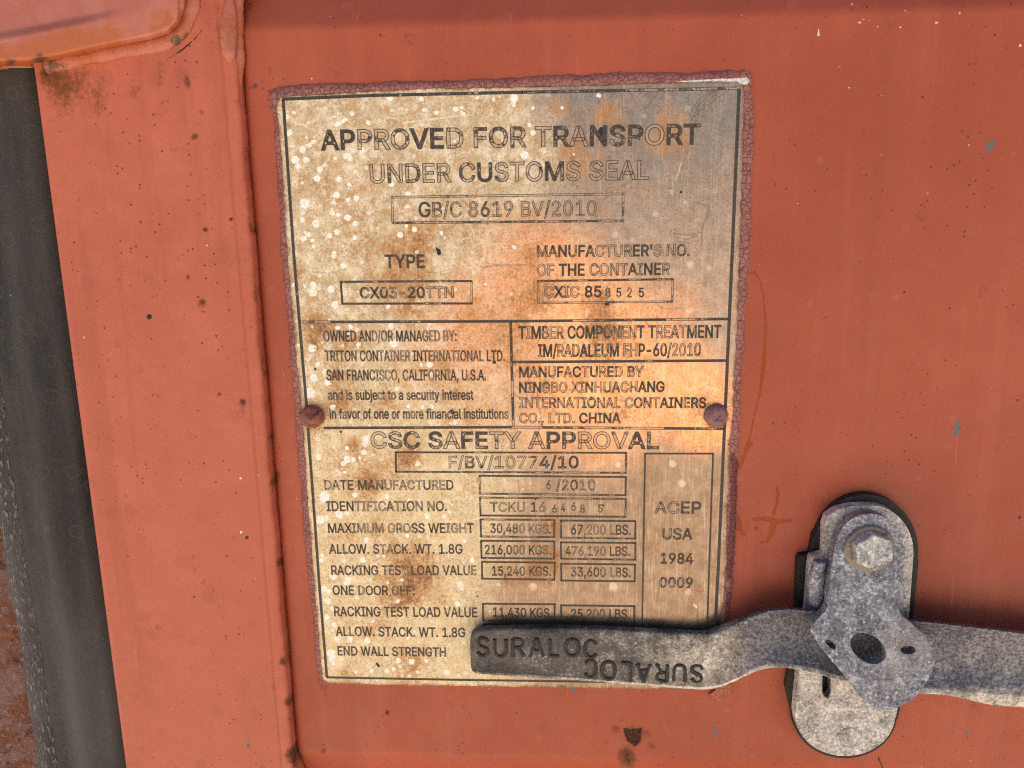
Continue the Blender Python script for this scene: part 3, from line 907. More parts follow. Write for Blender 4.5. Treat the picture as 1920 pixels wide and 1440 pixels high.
eT, eB = edge(E_TOP, NX, 1.8, 1), edge(E_BOT, NX, 1.2, 2)
eL, eR = edge(E_LEFT, NZ, 1.3, 3), edge(E_RIGHT, NZ, 1.8, 4)
uu, vv = np.meshgrid(np.linspace(0, 1, NX), np.linspace(0, 1, NZ))
U, Vv = uu[..., None], vv[..., None]
Q = ((1 - Vv) * eT[None] + Vv * eB[None] + (1 - U) * eL[:, None] + U * eR[:, None]
     - ((1 - U) * (1 - Vv) * eT[0] + U * (1 - Vv) * eT[-1] + (1 - U) * Vv * eB[0] + U * Vv * eB[-1]))
XYp = Q.reshape(-1, 2)
dd = RM @ np.stack([(XYp[:, 0] - 960) / FPX, -(XYp[:, 1] - 720) / FPX, -np.ones(len(XYp))], 0)
tt = (CAM_DIST - PD * 1e-3) / -dd[2]
P = np.stack([tt * dd[0], np.full(len(XYp), -PD * 1e-3), CAM_Z + tt * dd[1]], 1)
ring = np.r_[np.arange(NX), np.arange(1, NZ) * NX + NX - 1, (NZ - 1) * NX + np.arange(NX - 2, -1, -1), np.arange(NZ - 2, 0, -1) * NX]
back = P[ring].copy()
back[:, 1] = 0.0005
nb = len(P)
m = len(ring)
F = [tuple(f) for f in grid_faces(NZ, NX)] + [(ring[i], ring[(i + 1) % m], nb + (i + 1) % m, nb + i) for i in range(m)]
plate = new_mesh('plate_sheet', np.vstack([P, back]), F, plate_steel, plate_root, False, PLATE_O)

Z1 = [(150,400,22),(165,520,26),(205,365,10),(300,555,10),(350,585,17),(270,640,26),(325,610,18),(215,720,28),(295,720,20),(235,770,20),(515,710,13),(610,690,24),(630,715,16),(520,460,13,590,420,13),(640,370,18),(760,440,16),(400,795,22),(375,860,26),(435,760,12),(540,865,22),(620,905,18),(615,860,8),(205,620,10),(355,550,10),(715,650,20),(935,905,20),(1060,975,20),(525,985,25),(610,1020,16),(675,1010,22),(500,1040,15),(285,1045,36),(270,1120,15),(490,1115,20),(540,1130,14),(610,1155,26),(665,1200,22),(370,1200,28),(265,1170,18),(1060,1070,14),(925,260,22),(1160,265,18),(1180,345,16),(1270,365,18),(1415,340,22),(1470,370,20),(1465,330,12),(1580,255,12),(1700,265,12),(1865,255,22),(1855,310,12),(525,1260,22),(470,1290,20),(660,1305,20),(275,1310,22),(345,1325,20),(315,1280,20),(350,1370,14),(1110,1240,18),(1000,1285,22),(1045,1215,16),(1310,1270,14),(505,1415,16),(1855,1375,14)]
Z3 = [(505,160,22),(575,235,22),(350,380,28),(345,430,32),(480,410,26),(515,525,28),(535,700,16),(630,690,20),(935,685,22),(690,825,18),(950,820,32),(340,855,28),(380,975,20),(435,1030,18),(350,1075,30),(455,1115,24),(325,1190,38),(975,1160,16),(1225,975,26),(1640,370,13),(910,540,18),(400,315,10),(195,375,16),(235,830,12),(495,1295,22),(1415,1410,18)]
Z5 = [(225,335,16),(225,465,22),(445,400,15),(570,435,20),(585,330,22,580,370,20),(440,490,24),(415,520,20),(490,490,18),(425,585,12),(345,395,8),(540,475,10),(975,520,18),(270,770,40),(240,940,32),(290,930,20),(385,900,30),(440,890,20),(740,765,18),(500,755,18),(145,665,14),(1170,915,16),(1045,915,24),(1215,885,12),(895,1060,18),(590,1090,18),(1325,1100,14),(1380,1245,20),(560,1240,20),(420,1250,12),(245,1245,20),(260,1205,12),(340,1370,25),(450,1395,26),(855,1390,14),(1285,1415,18),(1085,90,14),(1010,95,12),(905,90,12)]
Z7 = [(175,85,14),(160,125,18),(190,335,22),(230,355,18),(220,435,22),(250,485,14),(210,550,22),(265,605,18),(285,715,18),(385,720,22),(515,725,22),(245,820,30),(250,860,28),(265,895,14),(550,950,17),(660,950,20),(710,940,14),(845,885,23),(745,875,18),(960,880,14),(1110,970,20),(830,990,12),(890,960,10),(1215,315,18),(1190,450,18),(745,430,14),(820,705,14),(900,740,10),(1240,740,8),(360,290,22),(590,1010,14),(435,400,12)]
Z2 = [(20,260,30),(155,330,12),(372,327,13),(130,460,16),(155,520,24),(95,685,30),(245,660,10),(465,680,10),(650,235,16)]


def zoomed(lst, ox, oy):
    return [tuple(v / 4 + (ox if k in (0, 3) else oy if k in (1, 4) else 0) for k, v in enumerate(c)) for c in lst]


WHITES = zoomed(Z1, 500, 120) + zoomed(Z3, 500, 440) + zoomed(Z5, 540, 740) + zoomed(Z7, 560, 1020) + zoomed(Z2, 960, 120)
for k in range(90):                                   # the many small ones between
    y = g.uniform(200, 1270)
    x = 530 + 0.077 * (y - 186) + abs(g.normal()) * 150
    WHITES.append((x, y, g.uniform(1.0, 2.8)))
FAINT = zoomed([(1170,250,14),(990,390,18),(1315,330,18),(1195,960,20),(1080,1125,22),(775,1280,24),(1295,1035,16),(905,1320,18)], 960, 120) \
    + zoomed([(1340,225,28),(1475,250,20),(1330,570,25)], 960, 440) + zoomed([(1205,520,28),(1275,665,32),(795,530,20)], 960, 740) \
    + zoomed([(1365,150,32),(1385,210,25),(1550,210,28),(1590,260,20),(1780,195,20),(1760,470,22),(890,1300,20)], 500, 440) \
    + zoomed([(1140,910,32),(1055,680,28),(1440,1270,20),(1580,1300,20),(1370,1360,14)], 500, 120) + zoomed([(1370,840,14),(1390,940,20),(1630,660,20),(1255,210,20)], 540, 740) + [(1150, 1100, 8), (1290, 1110, 6), (1000, 1100, 7)]
TAR = zoomed([(1275, 100, 8, 1292, 140, 16), (1290, 120, 16), (1705, 955, 14), (365, 1008, 10), (360, 852, 6), (1400, 1335, 14), (1380, 1320, 9), (1275, 1370, 9)], 500, 440) \
    + zoomed([(672, 495, 22, 668, 525, 26), (672, 550, 14), (955, 563, 8), (450, 738, 14), (462, 745, 10), (640, 802, 14), (655, 805, 10), (1268, 960, 10)], 960, 120) \
    + zoomed([(712, 518, 16), (725, 522, 8), (595, 1228, 15), (930, 1160, 9)], 960, 440) + zoomed([(397, 277, 11), (645, 1385, 7)], 540, 740) \
    + zoomed([(588, 900, 10, 600, 915, 11), (1340, 392, 8), (565, 265, 7)], 560, 1020) + zoomed([(1378, 420, 6), (1355, 480, 4), (175, 780, 9), (685, 832, 10), (1625, 375, 8)], 960, 740)
SCRATCH = []
for pts, r in (([(1590, 160), (1480, 230), (1400, 310), (1340, 430)], 2.2), ([(1520, 180), (1420, 250), (1350, 340), (1330, 400)], 1.8), ([(1640, 190), (1530, 260), (1430, 340), (1370, 400)], 1.4),
               ([(1100, 210), (1060, 260), (1000, 330), (960, 350)], 1.6), ([(1560, 200), (1470, 270), (1390, 360)], 1.2),
               ([(1385, 1040), (1475, 1070), (1485, 1120), (1440, 1190), (1420, 1270), (1425, 1300), (1415, 1370)], 2.2), ([(1470, 1075), (1450, 1150), (1430, 1230)], 1.8),
               ([(1210, 1270), (1300, 1282), (1380, 1275), (1420, 1255)], 1.8), ([(1225, 1300), (1320, 1315), (1390, 1285)], 1.4), ([(1240, 1330), (1330, 1345), (1400, 1320)], 1.2),
               ([(870, 760), (890, 860), (895, 940)], 1.6), ([(905, 870), (850, 900), (830, 920)], 1.2)):
    SCRATCH += path_caps([(960 + x / 4, 120 + y / 4) for x, y in pts], r / 2)
for pts, r in (([(1630, 245), (1700, 232), (1800, 228), (1960, 230)], 2.4), ([(340, 278), (450, 285), (540, 278)], 1.3), ([(1180, 282), (1290, 285), (1350, 265)], 1.3)):
    SCRATCH += path_caps([(500 + x / 4, 440 + y / 4) for x, y in pts], r / 2)
for pts, r in (([(260, 660), (190, 810), (110, 900)], 1.6), ([(190, 1180), (210, 1330), (225, 1420)], 2.0), ([(1045, 490), (1140, 555), (1250, 560)], 1.2)):
    SCRATCH += path_caps([(960 + x / 4, 440 + y / 4) for x, y in pts], r / 2)
SCRATCH += path_caps([(960 + x / 4, 1020 + y / 4) for x, y in [(1395, 510), (1392, 560), (1410, 630), (1385, 632)]], 0.9)
SCRATCH += path_caps([(540 + x / 4, 740 + y / 4) for x, y in [(1725, 640), (1740, 760)]], 0.6)
BRIGHT = path_caps([(500 + x / 4, 120 + y / 4) for x, y in [(1030, 440), (1200, 420), (1350, 400), (1540, 385)]], 1.2) \
    + path_caps([(500 + x / 4, 120 + y / 4) for x, y in [(600, 625), (780, 725)]], 0.8) + path_caps([(500 + x / 4, 120 + y / 4) for x, y in [(180, 430), (370, 500)]], 0.7) \
    + path_caps([(960 + x / 4, 120 + y / 4) for x, y in [(1270, 745), (1230, 870)]], 0.6) + path_caps([(960 + x / 4, 1020 + y / 4) for x, y in [(1365, 455), (1382, 472)]], 1.2) \
    + path_caps([(540 + x / 4, 740 + y / 4) for x, y in [(1130, 800), (1420, 755)]], 0.6) + path_caps([(540 + x / 4, 740 + y / 4) for x, y in [(1330, 950), (1440, 925)]], 0.6)
RUSTP = [(587, 782, 30, 1.0), (1342, 781, 29, .85), (760, 548, 55, .75), (765, 472, 40, .75), (1000, 545, 50, .8), (1140, 640, 60, .75), (1020, 735, 45, .5), (1120, 560, 40, .6), (1080, 300, 50, .75), (1250, 258, 50, .8), (1265, 235, 30, .6), (1140, 215, 35, .7), (1060, 200, 30, .6),
         (700, 470, 40, .5), (595, 610, 30, .9), (660, 640, 40, .6), (640, 750, 35, .75), (630, 700, 25, .7), (690, 905, 40, .85), (665, 835, 20, .8), (635, 870, 22, .7), (755, 865, 28, .8), (765, 845, 25, .7), (770, 1060, 60, .75),
         (745, 1120, 35, .8), (790, 1090, 30, .7), (850, 700, 40, .4), (1040, 985, 26, .95), (1035, 1045, 26, .95), (1010, 1075, 35, .85), (950, 1080, 30, .6), (1170, 770, 35, .6), (600, 345, 30, .45), (640, 400, 35, .45), (560, 520, 25, .5),
         (680, 350, 35, .4), (800, 420, 40, .55), (900, 400, 45, .45), (1130, 400, 35, .5), (1200, 370, 25, .45), (890, 590, 45, .5), (950, 650, 45, .5), (870, 770, 40, .5), (980, 690, 25, .5), (1130, 610, 30, .8), (1175, 890, 20, .4),
         (1220, 1020, 25, .5), (1300, 1110, 20, .6), (1280, 1040, 25, .4), (1100, 1060, 25, .5), (640, 1010, 25, .4), (700, 1180, 35, .5), (780, 1230, 30, .55), (650, 1275, 25, .6), (760, 1275, 30, .6), (830, 1130, 30, .4), (700, 1000, 30, .5),
         (1300, 760, 25, .5), (1385, 540, 14, .8), (1382, 610, 10, .7), (1180, 250, 18, .5), (985, 250, 25, .4), (720, 760, 35, .5), (590, 640, 18, .8), (1000, 410, 20, .5), (880, 920, 20, .3), (1005, 470, 35, .6), (975, 610, 30, .5), (950, 860, 40, .35)]
WARM_REFLECTION = [(1050, 480, 95, .5), (990, 560, 100, .75), (1100, 590, 110, .75), (1200, 640, 95, .6), (1290, 720, 75, .8), (1320, 800, 55, .85), (1070, 700, 105, .75), (900, 650, 95, .6), (860, 560, 80, .45), (1325, 760, 60, .75), (1180, 770, 90, .6),  # blobs of the painted orange-pink reflection
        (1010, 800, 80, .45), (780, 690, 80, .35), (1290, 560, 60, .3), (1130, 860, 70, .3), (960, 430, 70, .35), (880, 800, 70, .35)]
XYa = np.vstack([XYp, XYp[ring]])


def plate_attrs(o, XY):
    attr(o, 'white', sdf_caps(XY, WHITES))
    attr(o, 'faint', sdf_caps(XY, FAINT))
    attr(o, 'tar', sdf_caps(XY, TAR))
    attr(o, 'scratch', sdf_caps(XY, SCRATCH, 12))
    attr(o, 'bright', sdf_caps(XY, BRIGHT, 12))
    attr(o, 'rust', blobs(XY, RUSTP))
    attr(o, 'warm', blobs(XY, WARM_REFLECTION))
    y = XY[:, 1]
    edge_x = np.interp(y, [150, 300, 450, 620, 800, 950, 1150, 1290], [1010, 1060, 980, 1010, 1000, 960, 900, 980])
    attr(o, 'film_sheen', sstep(150, -160, XY[:, 0] - edge_x))  # left side paler: film and painted bright reflection
    attr(o, 'low', sstep(480, 1000, y))  # gradient for the painted reflected sheen lower down
    attr(o, 'rim', np.minimum(sdf_poly(XY, np.vstack([eT[::6], eR[::6], eB[::-6], eL[::-6]])) * -1, 60))


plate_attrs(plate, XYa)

GLYPH_DATA = '''
A 480 16,0 201,509 276,509 463,0 395,0 287,302 264,372 232,478 245,478 213,371 191,302 85,0|110,142 110,199 370,199 370,142
B 456 60,0 60,509 241,509 274,507 304,501 329,491 350,477 367,461 381,442 390,421 396,398 398,374 397,353 393,336 387,320 356,286 315,267 315,262 331,260 347,254 363,245 378,234 391,220 402,203 411,184 416,161 418,136 416,111 410,88 400,67 386,48 368,31 344,18 317,8 284,2 247,0|125,57 245,57 281,60 309,67 330,80 344,96 353,115 355,137 354,153 350,169 342,184 333,197 320,209 306,218 289,225 269,229 248,231 125,231|125,285 238,285 288,296 302,304 314,314 323,326 330,340 335,355 336,372 333,393 326,412 313,429 294,442 270,449 240,452 125,452
C 510 267,-7 225,-3 186,7 150,25 119,49 92,79 70,115 53,157 44,203 40,254 44,305 53,352 70,393 92,429 119,459 150,484 186,501 225,512 267,516 340,504 362,496 383,485 402,471 419,456 435,438 448,418 459,397 467,373 473,348 408,348 389,395 357,428 315,449 267,456 237,453 209,445 184,432 161,414 141,391 125,364 113,332 106,295 103,254 106,213 113,177 125,145 141,117 161,94 184,76 210,63 237,56 267,53 315,60 357,81 389,114 408,160 473,160 467,135 459,112 448,91 435,71 420,53 402,38 383,24 363,13 341,5 317,-2 293,-6
D 502 219,0 96,0 96,57 215,57 254,60 288,68 318,81 343,99 363,122 379,149 390,181 397,216 399,255 397,294 390,329 379,361 364,388 344,410 320,428 291,441 258,449 221,452 93,452 93,509 225,509 273,505 315,495 353,478 385,455 412,426 433,391 449,351 458,306 462,255 458,205 449,159 433,119 411,83 384,54 351,31 312,14 268,3|125,509 125,0 60,0 60,509
E 419 60,0 60,509 372,509 372,452 125,452 125,286 355,286 355,229 125,229 125,57 375,57 375,0
F 410 60,0 60,509 369,509 369,452 125,452 125,278 346,278 346,221 125,221 125,0
G 520 269,-7 225,-3 185,7 149,25 118,49 91,79 69,116 53,157 43,203 40,254 43,305 53,352 69,393 91,429 117,459 149,484 184,501 223,512 265,516 291,514 316,510 340,504 363,494 384,483 403,469 421,453 436,436 449,416 460,395 468,373 474,349 408,349 387,393 356,427 315,448 265,456 236,453 209,445 183,432 160,414 141,392 125,364 113,332 106,295 103,254 106,213 113,177 125,145 141,117 161,95 184,76 210,63 238,56 269,53 296,55 322,61 345,71 365,85 382,102 396,123 407,147 413,173 415,202 434,199 283,199 283,256 478,256 478,200 475,160 466,124 451,91 431,62 406,38 377,19 344,5 308,-4
H 517 60,0 60,509 125,509 125,289 392,289 392,509 457,509 457,0 392,0 392,232 125,232 125,0
I 300 31,0 31,57 118,57 118,452 31,452 31,509 269,509 269,452 183,452 183,57 269,57 269,0
K 467 104,145 104,216 139,261 174,303 212,344 364,509 448,509 231,276 228,276|60,0 60,509 125,509 125,334 124,225 125,193 125,0|372,0 188,259 228,309 449,0
L 393 60,0 60,509 125,509 125,57 361,57 361,0
M 628 60,0 60,509 152,509 277,187 287,159 299,123 311,84 322,49 307,49 318,83 330,121 342,158 352,187 476,509 568,509 568,0 504,0 504,291 504,327 505,369 506,413 507,457 513,457 498,409 482,363 467,322 456,291 342,0 286,0 170,291 159,321 145,361 129,408 112,457 119,457 120,416 121,372 122,328 122,291 122,0
N 523 60,0 60,509 136,509 343,183 363,151 388,107 414,55 405,54 401,108 399,157 399,195 399,509 463,509 463,0 387,0 202,290 177,331 148,381 108,452 119,454 122,384 124,328 125,291 125,0
O 533 267,-7 225,-3 186,7 150,25 119,49 92,79 70,115 53,157 44,203 40,254 44,305 53,352 70,393 92,429 119,459 150,484 186,501 225,512 267,516 309,512 348,501 384,484 415,459 442,429 464,393 480,352 490,305 493,254 490,203 480,157 464,115 442,79 415,49 384,25 348,7 309,-3|267,53 296,55 324,63 349,76 372,94 392,116 408,144 420,176 428,213 430,254 428,295 420,332 408,365 392,392 372,415 349,433 324,446 296,453 267,456 237,453 210,445 184,433 161,415 142,392 125,364 113,332 106,295 103,254 106,213 113,176 125,144 142,117 161,94 184,76 210,63 237,55
P 445 60,0 60,509 235,509 272,506 305,499 332,487 356,471 375,452 390,430 400,404 407,377 409,348 407,318 400,291 390,265 375,243 356,223 332,207 305,195 272,188 235,186 109,186 109,242 233,242 257,244 279,248 297,256 312,266 324,279 333,294 339,310 343,328 344,348 343,367 339,385 333,402 324,416 312,428 297,439 279,446 257,451 232,452 125,452 125,0
R 449 60,0 60,509 236,509 273,506 305,500 333,489 356,473 376,455 390,433 401,408 407,381 409,352 407,323 401,296 390,271 376,250 356,232 333,217 305,206 273,200 236,198 96,198 96,255 234,255 258,256 280,260 298,267 313,276 325,287 334,300 340,316 344,333 345,352 344,371 340,389 334,405 325,419 313,430 298,440 279,446 258,451 233,452 125,452 125,0|353,0 230,229 303,229 428,0
S 447 224,-9 188,-7 156,-1 128,9 102,23 81,40 64,60 51,83 42,109 38,137 104,137 108,118 114,102 123,88 136,76 150,66 166,59 224,49 246,50 267,54 286,60 303,69 317,79 329,92 338,106 344,122 346,139 344,154 340,168 332,179 296,205 245,222 184,239 145,253 112,269 86,289 67,313 56,341 52,372 54,400 62,425 75,448 92,468 113,484 138,498 165,508 195,514 227,516 259,514 289,508 316,498 340,484 360,468 377,449 390,427 398,403 401,378 337,378 332,402 320,421 302,437 280,449 254,456 225,459 204,457 185,454 167,448 152,440 139,430 129,418 121,405 117,391 115,376 117,359 122,345 131,334 169,308 212,293 264,279 312,264 359,238 395,198 402,180 407,161 408,139 406,112 399,87 386,64 370,43 349,25 323,11 294,0 261,-7
T 449 32,452 32,509 417,509 417,452 257,452 257,0 193,0 193,452
U 517 259,-8 220,-6 186,2 154,15 126,33 103,55 85,80 71,108 63,140 60,173 60,509 124,509 124,178 126,155 132,133 141,113 153,95 169,80 187,68 208,59 232,53 259,52 285,53 309,59 331,68 349,80 364,95 377,113 385,133 391,155 393,178 393,509 457,509 457,173 454,140 446,108 433,80 414,55 391,33 363,15 332,2 297,-6
V 480 204,0 16,509 84,509 192,206 215,137 248,31 235,31 267,138 290,206 395,509 463,509 278,0
W 686 155,0 16,509 82,509 163,196 175,145 187,94 197,40 189,40 200,94 211,145 224,196 306,509 380,509 462,196 474,145 486,94 497,40 488,40 499,94 510,145 523,196 603,509 670,509 530,0 455,0 368,323 351,391 336,475 350,475 335,395 318,323 230,0
X 474 18,0 217,284 217,236 29,509 104,509 178,400 204,361 223,329 243,292 232,292 252,329 272,361 298,400 374,509 446,509 259,239 259,287 456,0 382,0 292,129 268,165 250,195 230,231 244,231 225,196 206,166 182,129 91,0
Y 472 203,0 203,208 16,509 91,509 192,344 222,292 250,230 224,230 251,293 280,344 381,509 455,509 268,208 268,0
J 396 185,-7 143,-2 106,11 75,33 52,63 38,100 33,145 33,173 98,173 98,145 100,117 108,93 122,74 139,61 160,53 185,50 209,53 230,61 248,74 261,93 269,117 272,145 272,509 336,509 336,145 332,100 318,63 294,33 263,11 227,-2
0 453 227,-7 191,-3 158,7 130,24 105,48 85,77 69,113 57,155 50,202 48,254 50,306 57,353 69,395 85,431 106,461 130,484 159,502 191,512 227,516 262,512 295,502 323,484 348,461 368,431 384,395 396,353 403,306 405,254 403,202 396,155 384,113 368,77 348,48 323,24 295,7 263,-3|227,50 250,52 271,60 290,74 306,92 320,116 330,144 338,176 342,213 344,254 342,295 338,332 330,365 320,393 306,416 290,435 271,449 250,457 227,460 203,457 182,449 163,435 147,416 134,393 123,365 115,332 111,295 109,254 111,213 115,176 123,144 134,116 147,92 163,74 182,60 203,52
1 453 76,0 76,55 391,55 391,0|276,509 276,0 212,0 212,448 209,448 86,358 86,427 198,509
2 453 64,0 64,47 234,229 282,282 311,327 320,371 319,389 315,405 308,419 298,431 287,441 273,449 224,460 205,458 188,454 172,447 159,438 148,427 139,413 132,398 128,381 127,362 66,362 68,391 75,418 86,442 102,464 121,482 143,496 168,507 196,513 225,516 254,513 281,507 306,497 328,482 346,465 361,445 372,423 379,398 381,372 371,318 336,259 267,180 153,60 153,57 389,57 389,0
3 453 218,-7 188,-5 159,1 133,10 108,22 88,38 70,57 57,79 48,104 44,132 109,132 112,115 118,100 126,87 137,76 150,66 165,59 219,50 275,61 291,69 304,80 315,93 323,108 328,125 329,145 328,163 323,180 316,196 306,211 292,223 275,234 254,241 229,246 201,248 157,248 157,299 288,448 288,452 70,452 70,509 372,509 372,461 211,278 211,289 247,290 279,286 308,276 333,262 354,244 371,222 383,198 391,173 393,145 390,116 383,90 370,66 354,45 333,27 309,12 281,2 251,-5
4 453 40,105 40,158 247,509 311,509 109,166 109,163 413,163 413,105|282,0 282,121 282,146 282,318 343,318 343,0
5 453 221,-7 192,-5 165,1 140,11 118,25 99,41 83,60 71,82 63,105 60,130 122,130 125,115 130,102 138,89 173,60 221,50 241,51 259,56 276,64 291,75 304,89 314,104 322,122 326,141 328,162 326,183 321,203 314,221 303,237 290,251 275,262 257,270 238,275 218,277 167,268 128,246 67,253 96,509 366,509 366,452 151,452 134,301 136,301 178,325 229,334 252,332 274,328 294,321 313,311 330,299 345,285 358,269 370,251 379,231 386,210 390,187 391,163 388,132 381,102 369,76 352,52 332,32 309,15 282,3 253,-4
6 453 226,-7 196,-4 168,3 142,15 119,31 100,51 84,74 73,101 66,130 64,162 65,187 71,212 80,239 137,340 252,509 322,509 151,261 145,261 165,288 196,307 235,314 265,312 291,305 316,295 337,280 355,262 370,240 380,215 387,187 389,157 387,127 379,98 368,73 352,50 333,30 310,14 284,3 257,-4|226,48 245,50 263,55 279,63 293,73 304,86 314,101 322,119 326,137 327,157 326,178 322,196 314,213 304,228 293,241 279,251 263,259 245,264 226,265 207,264 190,259 174,252 160,241 148,229 138,214 131,197 126,179 125,158 126,138 131,119 138,102 148,86 160,73 174,63 190,55 207,50
7 453 97,0 323,448 323,452 62,452 62,509 391,509 391,449 165,0
8 453 226,-7 193,-5 163,1 136,11 111,25 91,42 74,62 62,84 54,109 52,135 53,156 58,176 65,195 75,212 87,228 101,241 117,252 134,260 153,265 153,267 129,276 109,289 93,308 80,330 73,354 70,380 73,405 79,429 90,450 106,469 124,485 146,498 170,508 197,514 226,516 255,514 282,508 306,498 328,485 346,469 361,450 373,429 379,405 382,380 379,354 372,330 359,308 343,289 323,276 300,267 300,265 319,260 335,252 351,241 365,228 377,212 387,195 395,176 399,156 401,135 398,109 391,84 378,62 362,42 341,25 317,11 289,1 259,-5|226,49 248,50 267,54 285,60 300,69 313,79 323,91 331,106 335,121 337,139 335,157 330,173 322,189 312,202 298,213 283,223 265,230 247,234 226,235 206,234 187,230 169,223 154,213 140,202 130,189 122,173 117,157 115,139 117,121 121,106 129,91 139,79 152,69 167,60 185,54 205,50|226,290 274,300 287,308 298,318 307,330 314,344 318,359 319,376 318,392 314,407 308,420 299,432 288,442 275,449 226,460 177,449 164,442 153,432 145,420 138,407 134,392 133,376 134,359 138,344 145,330 154,318 165,308 178,300
9 453 226,516 256,513 285,506 310,494 333,478 352,458 368,434 380,408 387,378 389,347 387,322 382,296 373,270 315,168 200,0 130,0 301,248 307,248 287,221 257,202 218,195 188,197 161,203 137,214 116,229 98,247 83,269 72,294 66,321 64,352 66,382 73,411 85,436 101,459 120,479 143,494 168,506 196,513|226,460 207,459 190,454 174,446 160,435 148,423 138,407 131,390 127,372 125,352 127,331 131,313 138,295 148,280 160,268 174,257 190,250 207,245 226,243 245,245 263,249 279,257 293,267 305,280 314,295 322,312 326,330 327,350 326,371 322,390 314,407 305,422 293,435 279,446 263,454 245,459
/ 249 235,533 71,-76 14,-76 178,533
. 188 95,-4 83,-3 73,1 63,9 55,18 51,29 50,41 51,53 55,64 63,73 73,81 83,85 95,87 107,85 118,81 128,73 135,64 140,53 141,41 140,29 135,18 128,9 118,1 107,-3
, 188 38,-119 68,71 137,71 84,-119
: 188 95,-4 83,-3 73,1 63,9 55,18 51,29 50,41 51,53 55,64 63,73 73,81 83,85 95,87 107,85 118,81 128,73 135,64 140,53 141,41 140,29 135,18 128,9 118,1 107,-3|95,271 83,272 73,277 63,284 55,294 51,304 50,316 51,328 55,339 63,349 73,356 83,360 95,362 107,360 118,356 128,349 135,339 140,328 141,316 140,304 135,294 128,284 118,277 107,272
' 206 78,318 70,509 136,509 128,318
- 453 337,244 337,188 114,188 114,244
a 389 160,-9 137,-7 115,-3 94,5 76,15 60,29 48,45 38,63 32,84 30,108 32,128 36,146 43,161 53,174 64,184 78,193 125,211 178,220 234,227 265,235 271,240 274,246 276,255 276,257 267,297 240,322 196,331 149,322 118,301 100,274 41,291 51,313 64,331 79,346 95,358 114,368 133,375 194,384 239,379 286,360 300,350 312,336 322,320 330,301 335,278 337,251 337,0 277,0 277,52 272,52 252,25 215,1|170,45 192,47 211,51 228,59 242,68 254,80 263,93 270,108 274,122 276,138 276,190 259,182 231,176 200,171 175,168 134,159 103,139 97,130 93,118 92,105 102,72 130,52
b 424 229,-8 208,-7 189,-3 172,4 138,31 118,59 112,59 112,0 53,0 53,509 114,509 114,319 118,319 137,346 171,373 188,379 207,383 229,384 259,382 287,374 313,361 335,342 354,320 370,293 381,261 388,227 390,189 388,151 381,116 370,84 355,57 336,34 313,16 288,3 260,-6|220,47 242,49 262,55 279,66 294,80 306,97 316,117 323,139 327,163 328,189 327,215 323,239 316,261 307,281 295,298 280,311 262,322 243,328 220,330 198,328 178,322 161,312 147,299 134,282 125,263 118,241 114,216 113,189 114,162 118,138 125,115 135,95 147,78 162,65 179,55 198,49
c 396 207,-8 174,-5 144,3 117,16 93,35 72,58 56,85 44,116 37,150 34,187 37,225 44,260 56,291 72,318 93,341 117,360 144,374 174,382 207,384 260,377 305,356 340,322 362,277 303,262 290,289 270,311 242,325 207,330 184,328 163,321 145,310 130,296 118,278 108,258 102,236 98,212 96,187 98,163 102,139 108,117 118,97 130,80 145,66 163,55 184,49 207,46 243,52 271,66 292,89 304,117 363,102 341,56 306,21 261,-1
d 424 195,-8 165,-6 137,3 111,16 89,34 70,57 55,84 43,116 36,151 34,189 36,227 43,261 55,293 70,320 89,342 112,361 137,374 165,382 196,384 218,383 237,379 253,373 287,346 306,319 311,319 311,509 372,509 372,0 313,0 313,59 307,59 287,31 252,4 236,-3 217,-7|205,47 226,49 246,55 263,65 278,78 290,95 299,115 306,138 310,162 312,189 310,216 306,241 300,263 290,282 278,299 263,312 246,322 227,328 205,330 182,328 162,322 145,311 130,298 118,281 108,261 102,239 98,215 96,189 98,163 102,139 109,117 118,97 130,80 145,66 162,55 182,49
e 404 212,-8 177,-5 145,3 117,16 92,35 72,58 56,85 44,116 37,150 34,187 36,224 44,258 55,290 71,317 91,340 115,359 142,373 172,382 205,384 266,374 285,366 303,355 319,341 334,324 347,305 357,282 365,256 370,227 371,194 371,169 75,169 75,221 338,221 310,202 308,226 304,248 298,269 288,286 277,301 263,314 246,323 227,328 205,330 183,328 164,323 146,313 131,301 119,286 109,270 102,251 97,231 96,211 96,178 98,151 102,127 110,106 121,88 135,73 151,61 169,53 190,48 212,46 254,53 285,73 306,105 365,91 358,72 348,55 335,39 320,26 302,14 283,4 261,-3 237,-7
f 254 228,379 228,327 6,327 6,379|81,0 81,432 82,452 87,470 96,486 107,499 120,510 135,519 187,530 222,527 243,521 227,468 215,472 195,474 178,472 164,468 154,460 147,449 143,435 142,419 142,0
i 167 53,0 53,379 114,379 114,0|84,443 73,444 63,448 54,455 47,463 43,472 41,483 43,494 47,504 54,512 63,518 73,522 84,524 95,522 105,518 114,512 121,504 125,494 126,483 125,472 121,463 114,455 105,448 95,444
j 167 53,379 114,379 114,-30 112,-52 108,-72 102,-90 92,-106 80,-119 65,-129 47,-137 27,-141 4,-143 -10,-143 -10,-87 2,-87 18,-85 31,-80 40,-72 47,-61 51,-46 53,-29|83,443 72,444 62,448 53,455 47,463 42,472 41,483 42,494 47,504 53,512 62,518 72,522 83,524 95,522 105,518 114,512 120,504 125,494 126,483 125,472 120,463 114,455 105,448 95,444
l 189 139,-2 112,0 91,8 74,20 62,37 55,59 53,84 53,509 114,509 114,99 120,62 126,57 135,53 146,52 160,53 170,54 181,3 162,-1
